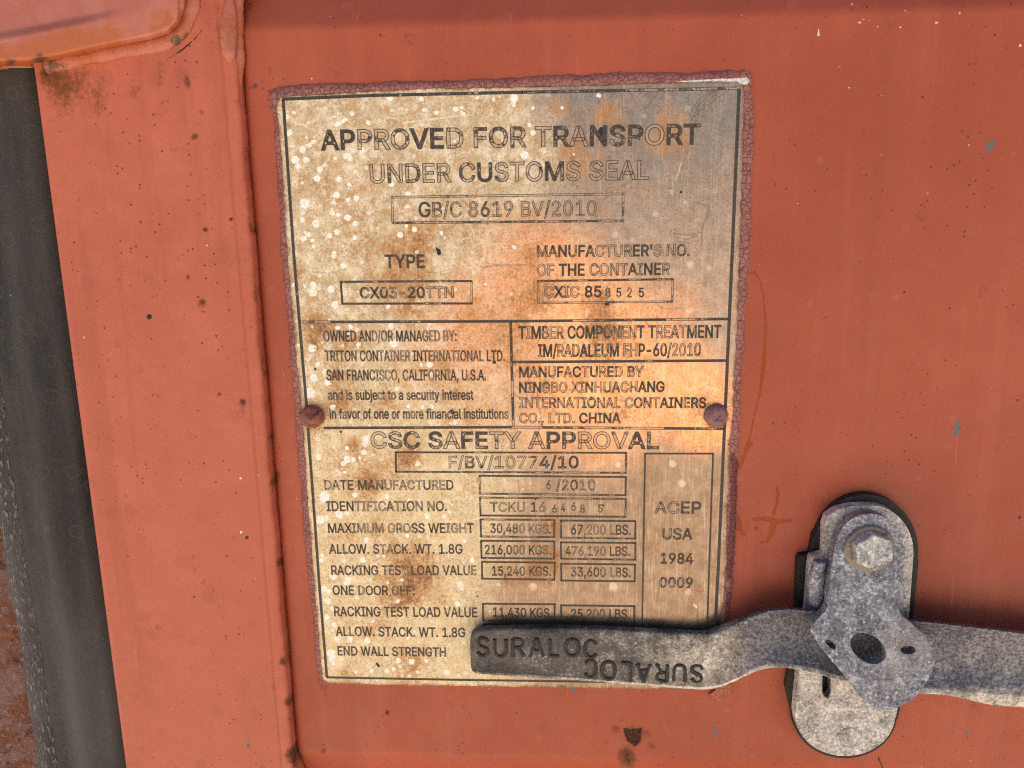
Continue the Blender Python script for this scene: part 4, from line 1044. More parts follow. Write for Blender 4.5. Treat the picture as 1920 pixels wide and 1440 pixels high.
m 610 53,0 53,379 112,379 112,295 108,295 114,314 122,331 132,346 172,376 219,386 245,383 268,375 287,361 303,342 314,320 321,295 312,295 318,312 326,329 337,343 381,375 437,386 458,385 478,380 497,372 514,361 529,346 541,328 550,307 555,283 557,255 557,0 496,0 496,254 493,279 485,298 473,313 456,323 438,329 419,330 402,329 387,326 374,320 345,290 335,247 335,0 274,0 274,260 272,280 265,297 253,311 238,322 220,328 199,330 158,320 145,312 135,302 126,289 119,274 115,257 114,238 114,0
n 410 114,227 114,0 53,0 53,379 112,379 112,287 102,287 116,319 132,344 152,362 175,374 200,382 227,384 252,383 275,377 295,369 313,356 328,340 341,321 350,298 355,271 357,240 357,0 296,0 296,235 293,263 286,286 273,304 256,318 235,326 210,329 192,328 176,324 161,317 147,308 136,297 126,283 119,266 115,248
o 415 207,-8 174,-5 144,3 117,16 93,35 72,58 56,85 44,116 37,150 34,187 37,225 44,260 56,291 72,318 93,341 117,360 144,374 174,382 207,384 241,382 271,374 299,360 323,341 343,318 359,291 371,260 379,225 381,187 379,150 371,116 359,85 343,58 323,35 299,16 271,3 241,-5|207,46 231,49 252,55 270,66 285,80 298,97 307,117 314,139 318,163 319,187 318,212 314,236 307,258 298,278 285,296 270,310 252,321 231,328 207,330 184,328 163,321 145,310 130,296 118,278 108,258 102,236 98,212 96,187 98,163 102,139 108,117 118,97 130,80 145,66 163,55 184,49
r 259 53,0 53,379 112,379 112,321 115,321 124,339 137,354 152,367 171,377 191,383 213,385 229,384 243,384 243,322 230,324 207,326 190,324 174,321 159,315 146,306 135,296 126,284 119,269 115,254 114,237 114,0
s 365 182,-8 157,-7 133,-3 112,3 93,12 76,24 62,38 50,54 41,73 36,94 94,107 101,87 111,72 124,60 141,52 160,47 181,45 206,47 227,53 244,62 258,74 265,88 268,103 266,115 262,126 254,136 243,144 229,150 212,155 149,170 118,180 92,192 72,208 58,227 50,249 47,274 49,295 55,314 65,332 79,347 95,360 115,370 137,378 161,383 187,384 212,383 234,379 254,372 271,363 286,352 299,339 324,290 268,277 262,291 254,304 243,316 228,325 210,331 187,333 166,331 147,326 131,317 119,305 111,292 109,277 110,264 115,253 124,243 172,223 229,209 261,200 287,187 306,171 320,153 328,131 331,107 329,85 323,65 312,47 298,31 281,18 260,6 236,-2 210,-7
t 227 204,379 204,327 6,327 6,379|65,471 126,471 126,98 127,83 130,70 136,61 144,55 156,51 170,50 185,51 202,54 213,2 192,-3 168,-4 138,-1 113,7 92,21 77,41 68,64 65,93
u 410 182,-5 158,-3 135,2 115,11 97,23 82,39 69,59 60,82 54,109 53,139 53,379 114,379 114,144 116,117 124,94 137,75 154,61 175,53 200,50 218,51 234,55 249,62 263,71 274,83 283,97 290,113 295,132 296,153 296,379 357,379 357,0 298,0 298,92 307,92 294,60 277,35 257,17 234,5 209,-3
v 389 163,0 17,379 84,379 165,155 187,87 206,21 184,21 203,87 224,155 305,379 371,379 226,0
y 389 47,-139 61,-86 71,-87 104,-89 130,-74 151,-36 163,-1 17,379 84,379 165,155 187,87 206,21 184,21 202,87 224,155 305,379 371,379 204,-58 177,-107 139,-136 91,-145 65,-143
'''
# ---- lettering: outlines of a plain sans-serif alphabet (1/1000 em, capitals 509 high)
GLYPHS = {}
for ln in GLYPH_DATA.strip().split('\n'):
    head, rest = ln[0], ln[2:]
    adv, body = rest.split(' ', 1)
    GLYPHS[head] = (int(adv), [np.array([[int(v) for v in p.split(',')] for p in c.split()], float) for c in body.split('|')])
CAP = 509.0
LIFT_F, LIFT_E = 0.05, 0.09                    # mm above the plate


def offset_loop(P, w):
    a, b = np.roll(P, 1, 0), np.roll(P, -1, 0)
    t1, t2 = P - a, b - P
    t1 /= np.linalg.norm(t1, axis=1)[:, None] + 1e-12
    t2 /= np.linalg.norm(t2, axis=1)[:, None] + 1e-12
    n1, n2 = np.stack([t1[:, 1], -t1[:, 0]], 1), np.stack([t2[:, 1], -t2[:, 0]], 1)
    n = n1 + n2
    n /= np.linalg.norm(n, axis=1)[:, None] + 1e-12
    k = 1 / np.clip((n * n1).sum(1), 0.45, 1)
    return P + n * (w * k)[:, None]


def area(L):
    L = np.asarray(L, float)
    return 0.5 * float(np.sum(L[:, 0] * np.roll(L[:, 1], -1) - np.roll(L[:, 0], -1) * L[:, 1]))


def tessellate(loops):
    """triangles of an outline with holes, tried again slightly turned when the areas do not add up"""
    pts = np.vstack(loops)
    a = [abs(area(L)) for L in loops]
    want = 2 * max(a) - sum(a)
    c0, best = pts.mean(0), None
    k = 1000 / (np.ptp(pts, axis=0).max() + 1e-12)
    for turn in (0, 0.31, 1.1, 2.3, 3.7, 4.4, 5.2, 0.07, 1.9):
        cs, sn = math.cos(turn), math.sin(turn)
        vecs = [[Vector(((p[0] - c0[0]) * k * cs - (p[1] - c0[1]) * k * sn, (p[0] - c0[0]) * k * sn + (p[1] - c0[1]) * k * cs, 0)) for p in L] for L in loops]
        tris = tessellate_polygon(vecs)
        got = sum(abs(area(pts[list(t)])) for t in tris)
        err = abs(got - want) / want
        if best is None or err < best[0]:
            best = (err, tris)
        if err < 0.005:
            break
    return best[1]


class Print:
    """collects worn fill and etched edge of one line of writing or one ruled box"""
    def __init__(self):
        self.v, self.f, self.mi, self.w = [], [], [], []

    def addv(self, XZ, lift, wear):
        s = len(self.v)
        for x, z in XZ:
            self.v.append((x, -(PD + lift) * 1e-3, z))
            self.w.append(wear)
        return s

    def fill(self, loops, wear):
        pts, edges = np.vstack(loops), []
        c0 = pts.mean(0)
        k = 100 / np.ptp(pts, axis=0).max()
        o_ = 0
        for L in loops:
            edges += [(o_ + i, o_ + (i + 1) % len(L)) for i in range(len(L))]
            o_ += len(L)
        vs_, _, tris, _, _, _ = delaunay_2d_cdt([Vector((p - c0) * k) for p in pts], edges, [], 0, 1e-5)
        V2 = np.array([tuple(v) for v in vs_]) / k + c0
        cen = np.array([V2[list(t)].mean(0) for t in tris])
        odd = np.zeros(len(cen), int)
        for L in loops:
            odd += sdf_poly(cen, L) < 0
        tris = [t for t, o in zip(tris, odd) if o % 2]
        s = self.addv(V2, LIFT_F, wear)
        for t in tris:
            self.f.append(tuple(s + i for i in t))
            self.mi.append(0)

    def ribbon(self, L, w):
        n = len(L)
        a, b = offset_loop(L, w * 0.5), offset_loop(L, -w * 0.5)
        s = self.addv(np.vstack([a, b]), LIFT_E, 1.0)
        for i in range(n):
            j = (i + 1) % n
            self.f.append((s + i, s + j, s + n + j, s + n + i))
            self.mi.append(1)

    def build(self, name, label=None):
        o = new_mesh(name, self.v, self.f, [ink, etch], plate_root, False, PLATE_O, self.mi)
        attr(o, 'wear', self.w)
        if label:
            o['label'] = label
        return o


def text(pr, s, xl, yl, xr, yr, cap_px, wear=None, ew=0.00030, bold=0.0, base=0.62):
    A, B = at(xl, yl, PD), at(xr, yr, PD)
    T = at((xl + xr) / 2, (yl + yr) / 2 - cap_px, PD)
    sz = (T[2] - (A[2] + B[2]) / 2) / CAP
    x, items = 0.0, []
    prev = None
    for ch in s:
        if ch == ' ':
            x += 210
            continue
        adv, loops = GLYPHS[ch]
        items.append((ch, x, loops))
        x += adv
    x0 = min(L[:, 0].min() + ox for _, ox, ls in items for L in ls)
    x1 = max(L[:, 0].max() + ox for _, ox, ls in items for L in ls)
    k = (B[0] - A[0]) / (x1 - x0)
    wi = 0
    for ch, ox, loops in items:
        w = base + float(g.normal()) * 0.17
        if wear and wi < len(wear):
            w = 0.13 + 0.068 * int(wear[wi])
        wi += 1
        XZ = []
        for L in loops:
            q = np.stack([A[0] + (L[:, 0] + ox - x0) * k, L[:, 1] * sz], 1)
            if bold:
                # keep the thickening the same for outer and inner loops (opposite windings)
                q = offset_loop(q, -bold)
            t = (q[:, 0] - A[0]) / (B[0] - A[0])
            q[:, 1] += A[2] + (B[2] - A[2]) * t
            XZ.append(q)
        if ch in 'ij:':
            for q in XZ:
                pr.fill([q], w)
        else:
            pr.fill(XZ, w)
        for q in XZ:
            pr.ribbon(q, ew)


def line(s, xl, yl, xr, yr, cap, wear=None, **k):
    pr = Print()
    text(pr, s, xl, yl, xr, yr, cap, wear, **k)
    return pr.build('lettering')


def quad(pr, pts, wear, sub=14):
    """one ruled line as a quad given by its two centre points and width: fill strip and two etched edges"""
    (x0, z0), (x1, z1), w = pts
    d = np.array([x1 - x0, z1 - z0])
    L = np.linalg.norm(d)
    n = np.array([-d[1], d[0]]) / L * w / 2
    a, b = np.array([x0, z0]), np.array([x1, z1])
    loop = np.array([a - n, b - n, b + n, a + n])
    pr.fill([loop], wear)
    for s in (-1, 1):
        p, q = a + n * s, b + n * s
        e = n / (w / 2) * 0.00012
        st = pr.addv([p - e, q - e, q + e, p + e], LIFT_E, 1.0)
        pr.f.append((st, st + 1, st + 2, st + 3))
        pr.mi.append(1)


def rule(pr, p0, p1, w_px=4.0, wear=0.6, ext=0.0):
    A, B = at(p0[0], p0[1], PD), at(p1[0], p1[1], PD)
    d = np.array([B[0] - A[0], B[2] - A[2]])
    d /= np.linalg.norm(d)
    quad(pr, ((A[0] - d[0] * ext, A[2] - d[1] * ext), (B[0] + d[0] * ext, B[2] + d[1] * ext), w_px * MM * 1e-3), wear)


def box(tl, tr, br, bl, wear=(0.7, 0.6, 0.75, 0.6), w=3.2, name='ruled_box'):
    pr = Print()
    e = w * MM * 0.4e-3
    for (a, b), q in zip(((tl, tr), (tr, br), (br, bl), (bl, tl)), wear):
        rule(pr, a, b, w, q - 0.10, e)
    return pr.build(name)


BIG = dict(ew=0.00034, bold=0.00020)
MID = dict(ew=0.00028, bold=0.00008)
SM = dict(ew=0.00024, bold=0.00002)
line("APPROVED FOR TRANSPORT", 603.7, 281, 1311, 270, 36.5, "9933487256537386718797", **BIG)
line("UNDER CUSTOMS SEAL", 695.5, 343, 1216, 336, 34.5, "3453358423742232" + "1", ew=0.00034, bold=0.00014)
box((735, 370), (1168.5, 363.5), (1168, 414), (736.5, 418), (0.45, 0.6, 0.6, 0.3), 3.4)
line("GB/C 8619 BV/2010", 786, 407, 1118, 404.5, 28, "94222651224012212", ew=0.0003)
line("TYPE", 723, 502, 796, 502, 24, "8888", **MID)
box((639, 528.5), (884, 527), (884.5, 569), (642, 569.5), (0.7, 0.25, 0.75, 0.85), 3.0)
line("CX03-20TTN", 676, 559, 850, 558, 20, "6963286112", **MID)
line("MANUFACTURER'S NO.", 1007.5, 481.5, 1292.5, 479.5, 21, "6596862114889115" + "5", **MID)
line("OF THE CONTAINER", 1007.5, 517, 1255.5, 515, 21.5, "329895253968" + "73", **MID)
box((1008.5, 527), (1261.5, 523.5), (1260.5, 565.5), (1009.5, 568), (0.7, 0.5, 0.5, 0.25), 3.0)
pr = Print()
text(pr, "CXIC 85", 1021, 557.5, 1127, 557, 20.5, "1841885", **MID)
for ch, a, b, w in (('8', 1135, 1144, '4'), ('5', 1156, 1164.5, '5'), ('2', 1176, 1184.5, '6'), ('5', 1198, 1207, '7')):
    text(pr, ch, a, 557, b, 557, 17, w, **SM)
pr.build('lettering')
line("OWNED AND/OR MANAGED BY:", 607.5, 640, 856, 639.5, 19.5, "758788811457878521249", **SM)
line("TRITON CONTAINER INTERNATIONAL LTD.", 610, 677, 946, 677, 19.5, "7777648783225338862322126557987" + "2", **SM)
line("SAN FRANCISCO, CALIFORNIA, U.S.A.", 613, 713, 911, 713, 19.5, "768764852234756777348586646867", **SM)
line("and is subject to a security interest", 616, 749.5, 887.5, 749.5, 18, "684379898843437687523263476898", **SM)
line("in favor of one or more financial institutions", 619, 785, 953, 785, 18, "676576767876687365663777688989888875532", **SM)
line("TIMBER COMPONENT TREATMENT", 973, 635, 1351, 633, 23, "929533778753328621337878", **MID)
line("IM/RADALEUM FHP-60/2010", 1009.5, 669, 1313, 667, 23, "796224885681487964212" + "4", **MID)
line("MANUFACTURED BY", 974, 707, 1206, 706, 19, "74747383738153", **MID)
line("NINGBO XINHUACHANG", 974, 736, 1245, 734.5, 18.8, "64722413624334999", **MID)
line("INTERNATIONAL CONTAINERS", 974.5, 764.5, 1323, 764.5, 18.8, "12256432645221662887479", **MID)
line("CO., LTD. CHINA", 974.5, 793, 1163, 793, 18.3, "1122222179686", **MID)
line("CSC SAFETY APPROVAL", 697, 840, 1234, 841, 30, "14773783258622377", **BIG)
box((742, 848), (1174, 849), (1173.5, 886.5), (742.5, 884.5), (0.8, 0.6, 0.6, 0.85), 2.8)
line("F/BV/10774/10", 842.5, 877.5, 1084, 877.5, 22, "1256311238888", **MID)
line("DATE MANUFACTURED", 609.5, 918, 850, 918, 17.6, "4288876523437227", **SM)
box((899, 892), (1173.5, 894.5), (1173, 928.5), (900, 925.5), (0.8, 0.9, 0.6, 0.6), 2.8)
pr = Print()
text(pr, "6", 1024, 917.5, 1033, 917.5, 16.5, "3", **SM)
text(pr, "/2010", 1043, 919, 1116, 919, 19, "88834", **SM)
pr.build('lettering')
line("IDENTIFICATION NO.", 613, 958, 837.5, 958, 18, "788821123456646" + "88", **SM)
box((900, 933), (1173.5, 935.5), (1172.5, 969), (901, 966.5), (0.6, 0.6, 0.8, 0.8), 2.8)
pr = Print()
text(pr, "TCKU 16", 919.5, 959.3, 1022.5, 959.5, 17.6, "5312744", **SM)
for ch, a, b, y, w in (('6', 1035.5, 1044, 961, '4'), ('4', 1052.5, 1059, 959, '6'), ('6', 1071, 1080, 957, '4'), ('8', 1088, 1096, 961, '3'), ('5', 1122, 1129.5, 960.5, '6')):
    text(pr, ch, a, y, b, y, 14.5, w, **SM)
pr.build('lettering')
line("MAXIMUM GROSS WEIGHT", 616, 999, 888, 999, 17.5, "888622234378883328" + "8", **SM)
box((901, 974), (1039.5, 975), (1039, 1007), (902, 1006), (0.6, 0.8, 0.6, 0.8), 2.8)
box((1051.5, 976), (1191.5, 977), (1191, 1010), (1052, 1008), (0.8, 0.8, 0.6, 0.8), 2.8)
line("30,480 KGS.", 920, 999, 1032.5, 1000, 17, "8685311227", **SM)
line("67,200 LBS.", 1071, 1002, 1182, 1002.5, 18, "8861112898", **SM)
line("ALLOW. STACK. WT. 1.8G", 618, 1038, 867, 1038, 17.3, "888885532887886888", **SM)
box((902, 1014), (1039.5, 1015), (1039, 1047.5), (903, 1046), (0.8, 0.8, 0.8, 0.85), 2.8)
box((1051.5, 1017), (1191.5, 1018), (1191, 1049.5), (1052, 1047.5), (0.8, 0.7, 0.6, 0.8), 2.8)
line("216,000 KGS.", 909.5, 1039, 1032.5, 1040, 17, "99986448642", **SM)
line("476,190 LBS.", 1060.5, 1041, 1180.5, 1042, 16.5, "64324328885", **SM)
line("RACKING TEST LOAD VALUE", 622, 1078, 893, 1078, 17.5, "88888857882888888862", **SM)
box((903.5, 1053.5), (1040, 1055), (1039.5, 1087), (904, 1085), (0.85, 0.85, 0.85, 0.85), 2.8)
box((1052, 1057), (1190.5, 1058.5), (1190, 1090), (1052.5, 1088.5), (0.85, 0.85, 0.85, 0.85), 2.8)
line("15,240 KGS.", 923, 1079, 1032.5, 1079.5, 17, "8865558566", **SM)
line("33,600 LBS.", 1071, 1080.5, 1182, 1082, 17, "6798752688", **SM)
line("ONE DOOR OFF:", 624.5, 1115, 777, 1116, 17, "88869864888", **SM)
line("RACKING TEST LOAD VALUE", 627.5, 1155, 894.5, 1157, 17.5, "88888888888888888888", **SM)
box((905.5, 1132), (1040, 1133), (1039.5, 1164), (906, 1163), (0.9, 0.9, 0.9, 0.9), 2.8)
box((1052, 1135), (1189.5, 1136.5), (1189, 1167), (1052.5, 1165), (0.9, 0.9, 0.9, 0.9), 2.8)
line("11,430 KGS.", 925, 1156, 1034.5, 1157.5, 16.5, "8888888888", **SM)
line("25,200 LBS.", 1071, 1159, 1180, 1160, 17, "8874338888", **SM)
line("ALLOW. STACK. WT. 1.8G", 630.5, 1192, 872, 1194.5, 17, "888888888888888888", **SM)
box((906.5, 1170.5), (1039, 1172), (1038.5, 1203), (907, 1202), (0.9, 0.9, 0.9, 0.9), 2.8)
box((1052.5, 1173.5), (1188.5, 1175), (1188, 1206), (1053, 1204), (0.9, 0.9, 0.9, 0.9), 2.8)
line("END WALL STRENGTH", 634, 1228.5, 836, 1231, 16.5, "788888888888888", **SM)
line("ACEP", 1228, 962, 1314, 962.5, 21.5, "5468", **MID)
line("USA", 1242.5, 1011, 1297.5, 1011, 20, "578", **MID)
line("1984", 1239, 1056, 1299, 1057, 19, "8888", **MID)
line("0009", 1237, 1101, 1298, 1102, 18.5, "6667", **MID)
box((1209.5, 850.5), (1337, 850.5), (1324, 1232), (1203, 1228), (0.9, 0.9, 0.9, 0.9), 2.6)

# border round the whole sheet and the rules that divide it
pr = Print()
for a, b, w in (((530.5, 186), (700, 179), .9), ((700, 179), (980, 173), .75), ((980, 173), (1180, 169.5), .55), ((1180, 169.5), (1385, 165.5), .5)):
    rule(pr, a, b, 4.6, w, 0.0002)
L5 = [(531, 186), (551, 479), (574, 752), (599, 1099), (613, 1270)]
R5 = [(1386, 166), (1373.5, 460), (1360.5, 755), (1347, 1060), (1335.5, 1282)]
for P5 in (L5, R5):
    for a, b in zip(P5[:-1], P5[1:]):
        rule(pr, a, b, 4.6 if P5 is L5 else 5.0, .85, 0.0)
for a, b in (((613, 1270), (880, 1275)), ((880, 1275), (1172, 1279)), ((1172, 1279), (1335.5, 1282))):
    rule(pr, a, b, 3.6, .95, 0.0002)
pr.build('border_line')
for (a, b), w in ((((563, 604), (957, 602.5)), .62), (((957, 602.5), (1366, 598)), .6), (((960, 679), (1362, 676)), .62), (((607, 802.5), (960, 801)), .8), (((960, 801), (1358, 804)), .6),
                  (((957.5, 603), (962.5, 800)), .55)):
    pr = Print()
    n = 7
    for i in range(n):
        p = [a[k] + (b[k] - a[k]) * i / n for k in (0, 1)]
        q = [a[k] + (b[k] - a[k]) * (i + 1) / n for k in (0, 1)]
        rule(pr, p, q, 4.2, w + float(g.normal()) * .2, 0.0)
    pr.build('dividing_rule')

# ---- cracked sealant round the sheet
OUT_L = [(503, 172), (512, 230), (518, 300), (525, 430), (534, 560), (545, 700), (551, 770), (558, 850), (567, 970), (577, 1090), (588, 1200), (597, 1292)]
OUT_T = [(503, 172), (537, 158), (600, 156), (675, 155), (825, 151), (960, 144), (1050, 141), (1135, 137), (1260, 133), (1330, 132), (1397, 130)]
OUT_R = [(1397, 130), (1409, 140), (1416, 200), (1411, 345), (1407, 477), (1401, 565), (1395, 665), (1387, 785), (1385, 845), (1382, 965), (1376, 1097), (1370, 1167), (1366, 1200), (1352, 1296)]


def sealant_piece(outer, inner, n, taper=None):
    """ladder from the outer border, over the swell, to just under the sheet's edge"""
    o_, i_ = resample(outer, n), inner
    ts = np.array([0, 0.12, 0.3, 0.5, 0.7, 0.85, 1.0])
    hs = np.array([-0.15, 0.7, 1.25, 1.5, 1.4, 1.25, 1.1])
    gg = np.random.default_rng(n)
    wob = np.convolve(gg.normal(size=n + 20), np.ones(9) / 9, 'same')[10:n + 10] * 4.5
    V, IN, QX = [], [], []
    for k in range(n):
        d = i_[k] - o_[k]
        L = np.linalg.norm(d) + 1e-9
        o2 = o_[k] + d / L * wob[k]
        for t, h in zip(ts, hs):
            q = o2 + (i_[k] - o2) * t
            V.append(at(q[0], q[1], h))
            IN.append(t)
            QX.append(q)
    return np.array(V), np.array(IN), np.array(QX), len(ts)


def inset(Pe, dx, dy):
    return Pe + np.array([dx, dy])


segs = [(OUT_L, inset(eL, 4, 0)), (OUT_T, inset(eT, 0, 4)), (OUT_R, inset(eR, -4, 0))]
V, IN, QX, F = [], [], [], []
for outer, inner in segs:
    n = 260
    v, i_, q, w = sealant_piece(outer, resample(inner, n), n)
    off = len(V)
    F += [tuple(f + off) for f in grid_faces(n, w)]
    V += list(v)
    IN += list(i_)
    QX += list(q)
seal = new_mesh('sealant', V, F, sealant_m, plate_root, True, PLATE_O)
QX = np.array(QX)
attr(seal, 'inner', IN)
attr(seal, 'residue', sdf_caps(QX, path_caps([(1372, 852), (1378, 870), (1376, 905), (1374, 950), (1373, 990), (1368, 1050), (1366, 1085)], [4, 7, 7, 6, 7, 7, 4]) + path_caps([(1366, 1110), (1358, 1180)], 2.5)))
attr(seal, 'pale', sdf_caps(QX, path_caps([(1262, 154), (1330, 151), (1399, 152)], [1.0, 2.2, 6.5])))
# torn flake of it at the lower right corner
fl = [(1329, 1303), (1352, 1286), (1372, 1282), (1368, 1300), (1357, 1304), (1351, 1316), (1336, 1311)]
flv = np.vstack([ats(fl, 1.6), ats(fl, -0.1)])
nfl = len(fl)
flake = new_mesh('sealant_flake', flv, [tuple(range(nfl))] + [(i, (i + 1) % nfl, nfl + (i + 1) % nfl, nfl + i) for i in range(nfl)], sealant_m, plate_root, False, PLATE_O)
attr(flake, 'inner', [0.02] * (2 * nfl))
attr(flake, 'residue', [30] * (2 * nfl))
attr(flake, 'pale', [30] * (2 * nfl))


def dome(name, px, py, r_px, h_mm, mat, label, lump, seed, dimple=None):
    c = at(px, py, PD)
    r0 = r_px * MM * 1e-3
    gg = np.random.default_rng(seed)
    ph = gg.uniform(0, 6.28, 8)
    V, F = [], []
    nr_, na = 16, 40
    for i in range(nr_ + 1):
        f = i / nr_
        for k in range(na):
            a = 2 * math.pi * k / na
            rr = r0 * math.sin(f * math.pi / 2) * (1 + lump * (0.5 * math.sin(2 * a + ph[0]) + 0.4 * math.sin(3 * a + ph[1]) + 0.25 * math.sin(7 * a + ph[2])))
            hh = h_mm * 1e-3 * (math.cos(f * math.pi / 2) ** 0.8) * (1 + lump * 1.5 * math.sin(3 * f * 2 + a + ph[3]))
            x, z = rr * math.cos(a), rr * math.sin(a)
            if dimple:
                for (dx, dz, wx, wz, dep) in dimple:
                    hh -= dep * 1e-3 * math.exp(-((x / r0 - dx) / wx) ** 2 - ((z / r0 - dz) / wz) ** 2)
            V.append((c[0] + x, c[1] - hh, c[2] + z))
    for i in range(nr_):
        for k in range(na):
            F.append((i * na + k, i * na + (k + 1) % na, (i + 1) * na + (k + 1) % na, (i + 1) * na + k))
    o = new_mesh(name, V, F, mat, plate_root, True, PLATE_O)
    o['label'] = label
    return o


dome('rivet', 587, 780, 23, 7.0, rivet_rust, 'rusty red brown rivet head at the left edge of the plate', 0.03, 2, [(0.05, 0.55, 0.35, 0.3, 1.2)])
dome('rivet', 1342, 779, 23, 6.0, rivet_paint, 'mauve painted rivet head with a cracked skin', 0.07, 5, [(0.25, -0.1, 0.5, 0.10, 1.1), (0.6, -0.45, 0.12, 0.4, 0.9)])

# ------------------------------------------------------------------ handle retainer: rubber pad, zinc plate, swinging hasp, bolt
RET_O = at(1600, 1200, 0)
ret = root('handle_retainer', 'galvanised bolted latch bracket on black rubber pad holding the door handle', 'latch', RET_O)


def bevel(o, w, seg=2, ang=35):
    b = o.modifiers.new('bevel', 'BEVEL')
    b.width, b.segments, b.limit_method, b.angle_limit = w, seg, 'ANGLE', math.radians(ang)
    o.modifiers.new('wn', 'WEIGHTED_NORMAL').keep_sharp = False
    return o


def slab(name, outline, holes, d_front, thick, mat, parent, org, cuts=(), bev=0.0006, n=None, smooth_n=None):
    """plate with holes; d_front(px_z) gives the distance of its front from the door (mm) as a function of the world height"""
    loops = [np.array(smooth_path(list(outline) + [outline[0]], smooth_n))[:-1] if smooth_n else np.array(outline, float)] + [np.array(h, float) for h in holes]
    fn = d_front if callable(d_front) else (lambda py: d_front)
    XZ = []
    for L in loops:
        w = np.array([at(x, y, fn(y)) for x, y in L])
        XZ.append(w)
    tris = tessellate([L[:, [0, 2]] for L in XZ])
    flat = np.vstack([L[:, [0, 2]] for L in XZ])
    N = len(flat)
    bm = bmesh.new()
    fr = [bm.verts.new((x, 0.0, z)) for x, z in flat]
    for t in tris:
        try:
            bm.faces.new([fr[i] for i in t])
        except ValueError:
            pass
    bmesh.ops.dissolve_limit(bm, angle_limit=0.01, verts=bm.verts[:], edges=bm.edges[:])
    for c in cuts:
        zc = at(1620, c, fn(c))[2]
        geom = bm.verts[:] + bm.edges[:] + bm.faces[:]
        bmesh.ops.bisect_plane(bm, geom=geom, dist=1e-6, plane_co=(0, 0, zc), plane_no=(0, 0, 1))
    r_ = bmesh.ops.extrude_face_region(bm, geom=bm.faces[:])
    backs = {v for v in r_['geom'] if isinstance(v, bmesh.types.BMVert)}
    # height to distance table
    ys = np.linspace(850, 1460, 260)
    zt = np.array([at(1620, y, fn(y))[2] for y in ys])[::-1]
    dt = np.array([fn(y) for y in ys])[::-1]
    for v in bm.verts:
        d = float(np.interp(v.co.z, zt, dt))
        v.co.y = -(d - (thick if v in backs else 0)) * 1e-3
    bmesh.ops.recalc_face_normals(bm, faces=bm.faces[:])
    me = bpy.data.meshes.new(name)
    for v in bm.verts:
        v.co -= Vector(org)
    bm.to_mesh(me)
    bm.free()
    me.materials.append(mat)
    o = bpy.data.objects.new(name, me)
    COL.objects.link(o)
    o.parent = parent
    if bev:
        bevel(o, bev)
    return o


def arc(cx, cy, rx, ry, a0, a1, n=18, rot=0):
    out = []
    for k in range(n):
        a = math.radians(a0 + (a1 - a0) * k / (n - 1))
        x, y = rx * math.cos(a), ry * math.sin(a)
        c, s = math.cos(math.radians(rot)), math.sin(math.radians(rot))
        out.append((cx + x * c - y * s, cy + x * s + y * c))
    return out


PAD = arc(1624, 1032, 98, 105, 200, 360, 30) + [(1722, 1060), (1712, 1160), (1696, 1290), (1683, 1350)] + arc(1584, 1340, 98, 82, 5, 178, 30) + \
      [(1474, 1290), (1482, 1240), (1493, 1140), (1496, 1050), (1500, 1043), (1519, 1040), (1526, 1005)]
slab('rubber_pad', PAD, [], 4.5, 5.0, pad_rubber, ret, RET_O, bev=0.0009)
BASE = [(1544, 1040), (1546, 985), (1551, 969), (1568, 957), (1598, 949)] + arc(1634, 1036, 79, 88, 272, 360, 22) + [(1713, 1040), (1704, 1160), (1690, 1290), (1680, 1345)] + arc(1585, 1340, 94, 78, 5, 176, 30) + \
       [(1490, 1338), (1497, 1262), (1513, 1140), (1519, 1060), (1522, 1045)]
SLOT = [(1542, 1262), (1559, 1262), (1558.5, 1300), (1553, 1310), (1546, 1306), (1542, 1298)]
slab('base_plate', BASE, [SLOT], 10.0, 5.4, galv_base, ret, RET_O, bev=0.0008)
# thicker middle part of the base plate, ending in a step above the spot weld
STIFF = [(1505, 1180), (1701, 1160), (1690, 1290), (1680, 1332), (1600, 1334), (1491, 1337), (1498, 1262)]
slab('raised_flange', STIFF, [SLOT], 11.4, 1.9, galv_base, ret, RET_O, bev=0.0006)


def ring(name, px, py, d, r_mm, t_mm, mat, parent, org, tilt=0):
    V, F = [], []
    c = at(px, py, d)
    n, m_ = 48, 10
    for i in range(n):
        a = 2 * math.pi * i / n
        for k in range(m_):
            b = 2 * math.pi * k / m_
            rr = r_mm + t_mm * math.cos(b) + 0.12 * math.sin(5 * a)
            V.append((c[0] + rr * 1e-3 * math.cos(a), c[1] + t_mm * 0.6e-3 * math.sin(b), c[2] + rr * 1e-3 * math.sin(a)))
    for i in range(n):
        for k in range(m_):
            F.append((i * m_ + k, ((i + 1) % n) * m_ + k, ((i + 1) % n) * m_ + (k + 1) % m_, i * m_ + (k + 1) % m_))
    return new_mesh(name, V, F, mat, parent, True, org)


ring('spot_weld', 1592, 1385, 10.0, 5.2, 0.9, galv_base, ret, RET_O)

# bent lug left of the hasp
lugp = smooth_path([(1529, 1190), (1529, 1140), (1530, 1090), (1537, 1052)], 24)
V, F = tube(np.array([at(x, y, d) for (x, y), d in zip(lugp, np.linspace(9.5, 15.0, 24))]), np.interp(np.linspace(0, 1, 24), [0, .7, 1], [0.0043, 0.0040, 0.0030]), 16, 0.75, 8, 0.05)
lug = new_mesh('locking_lug', V, F, galv, ret, True, RET_O)

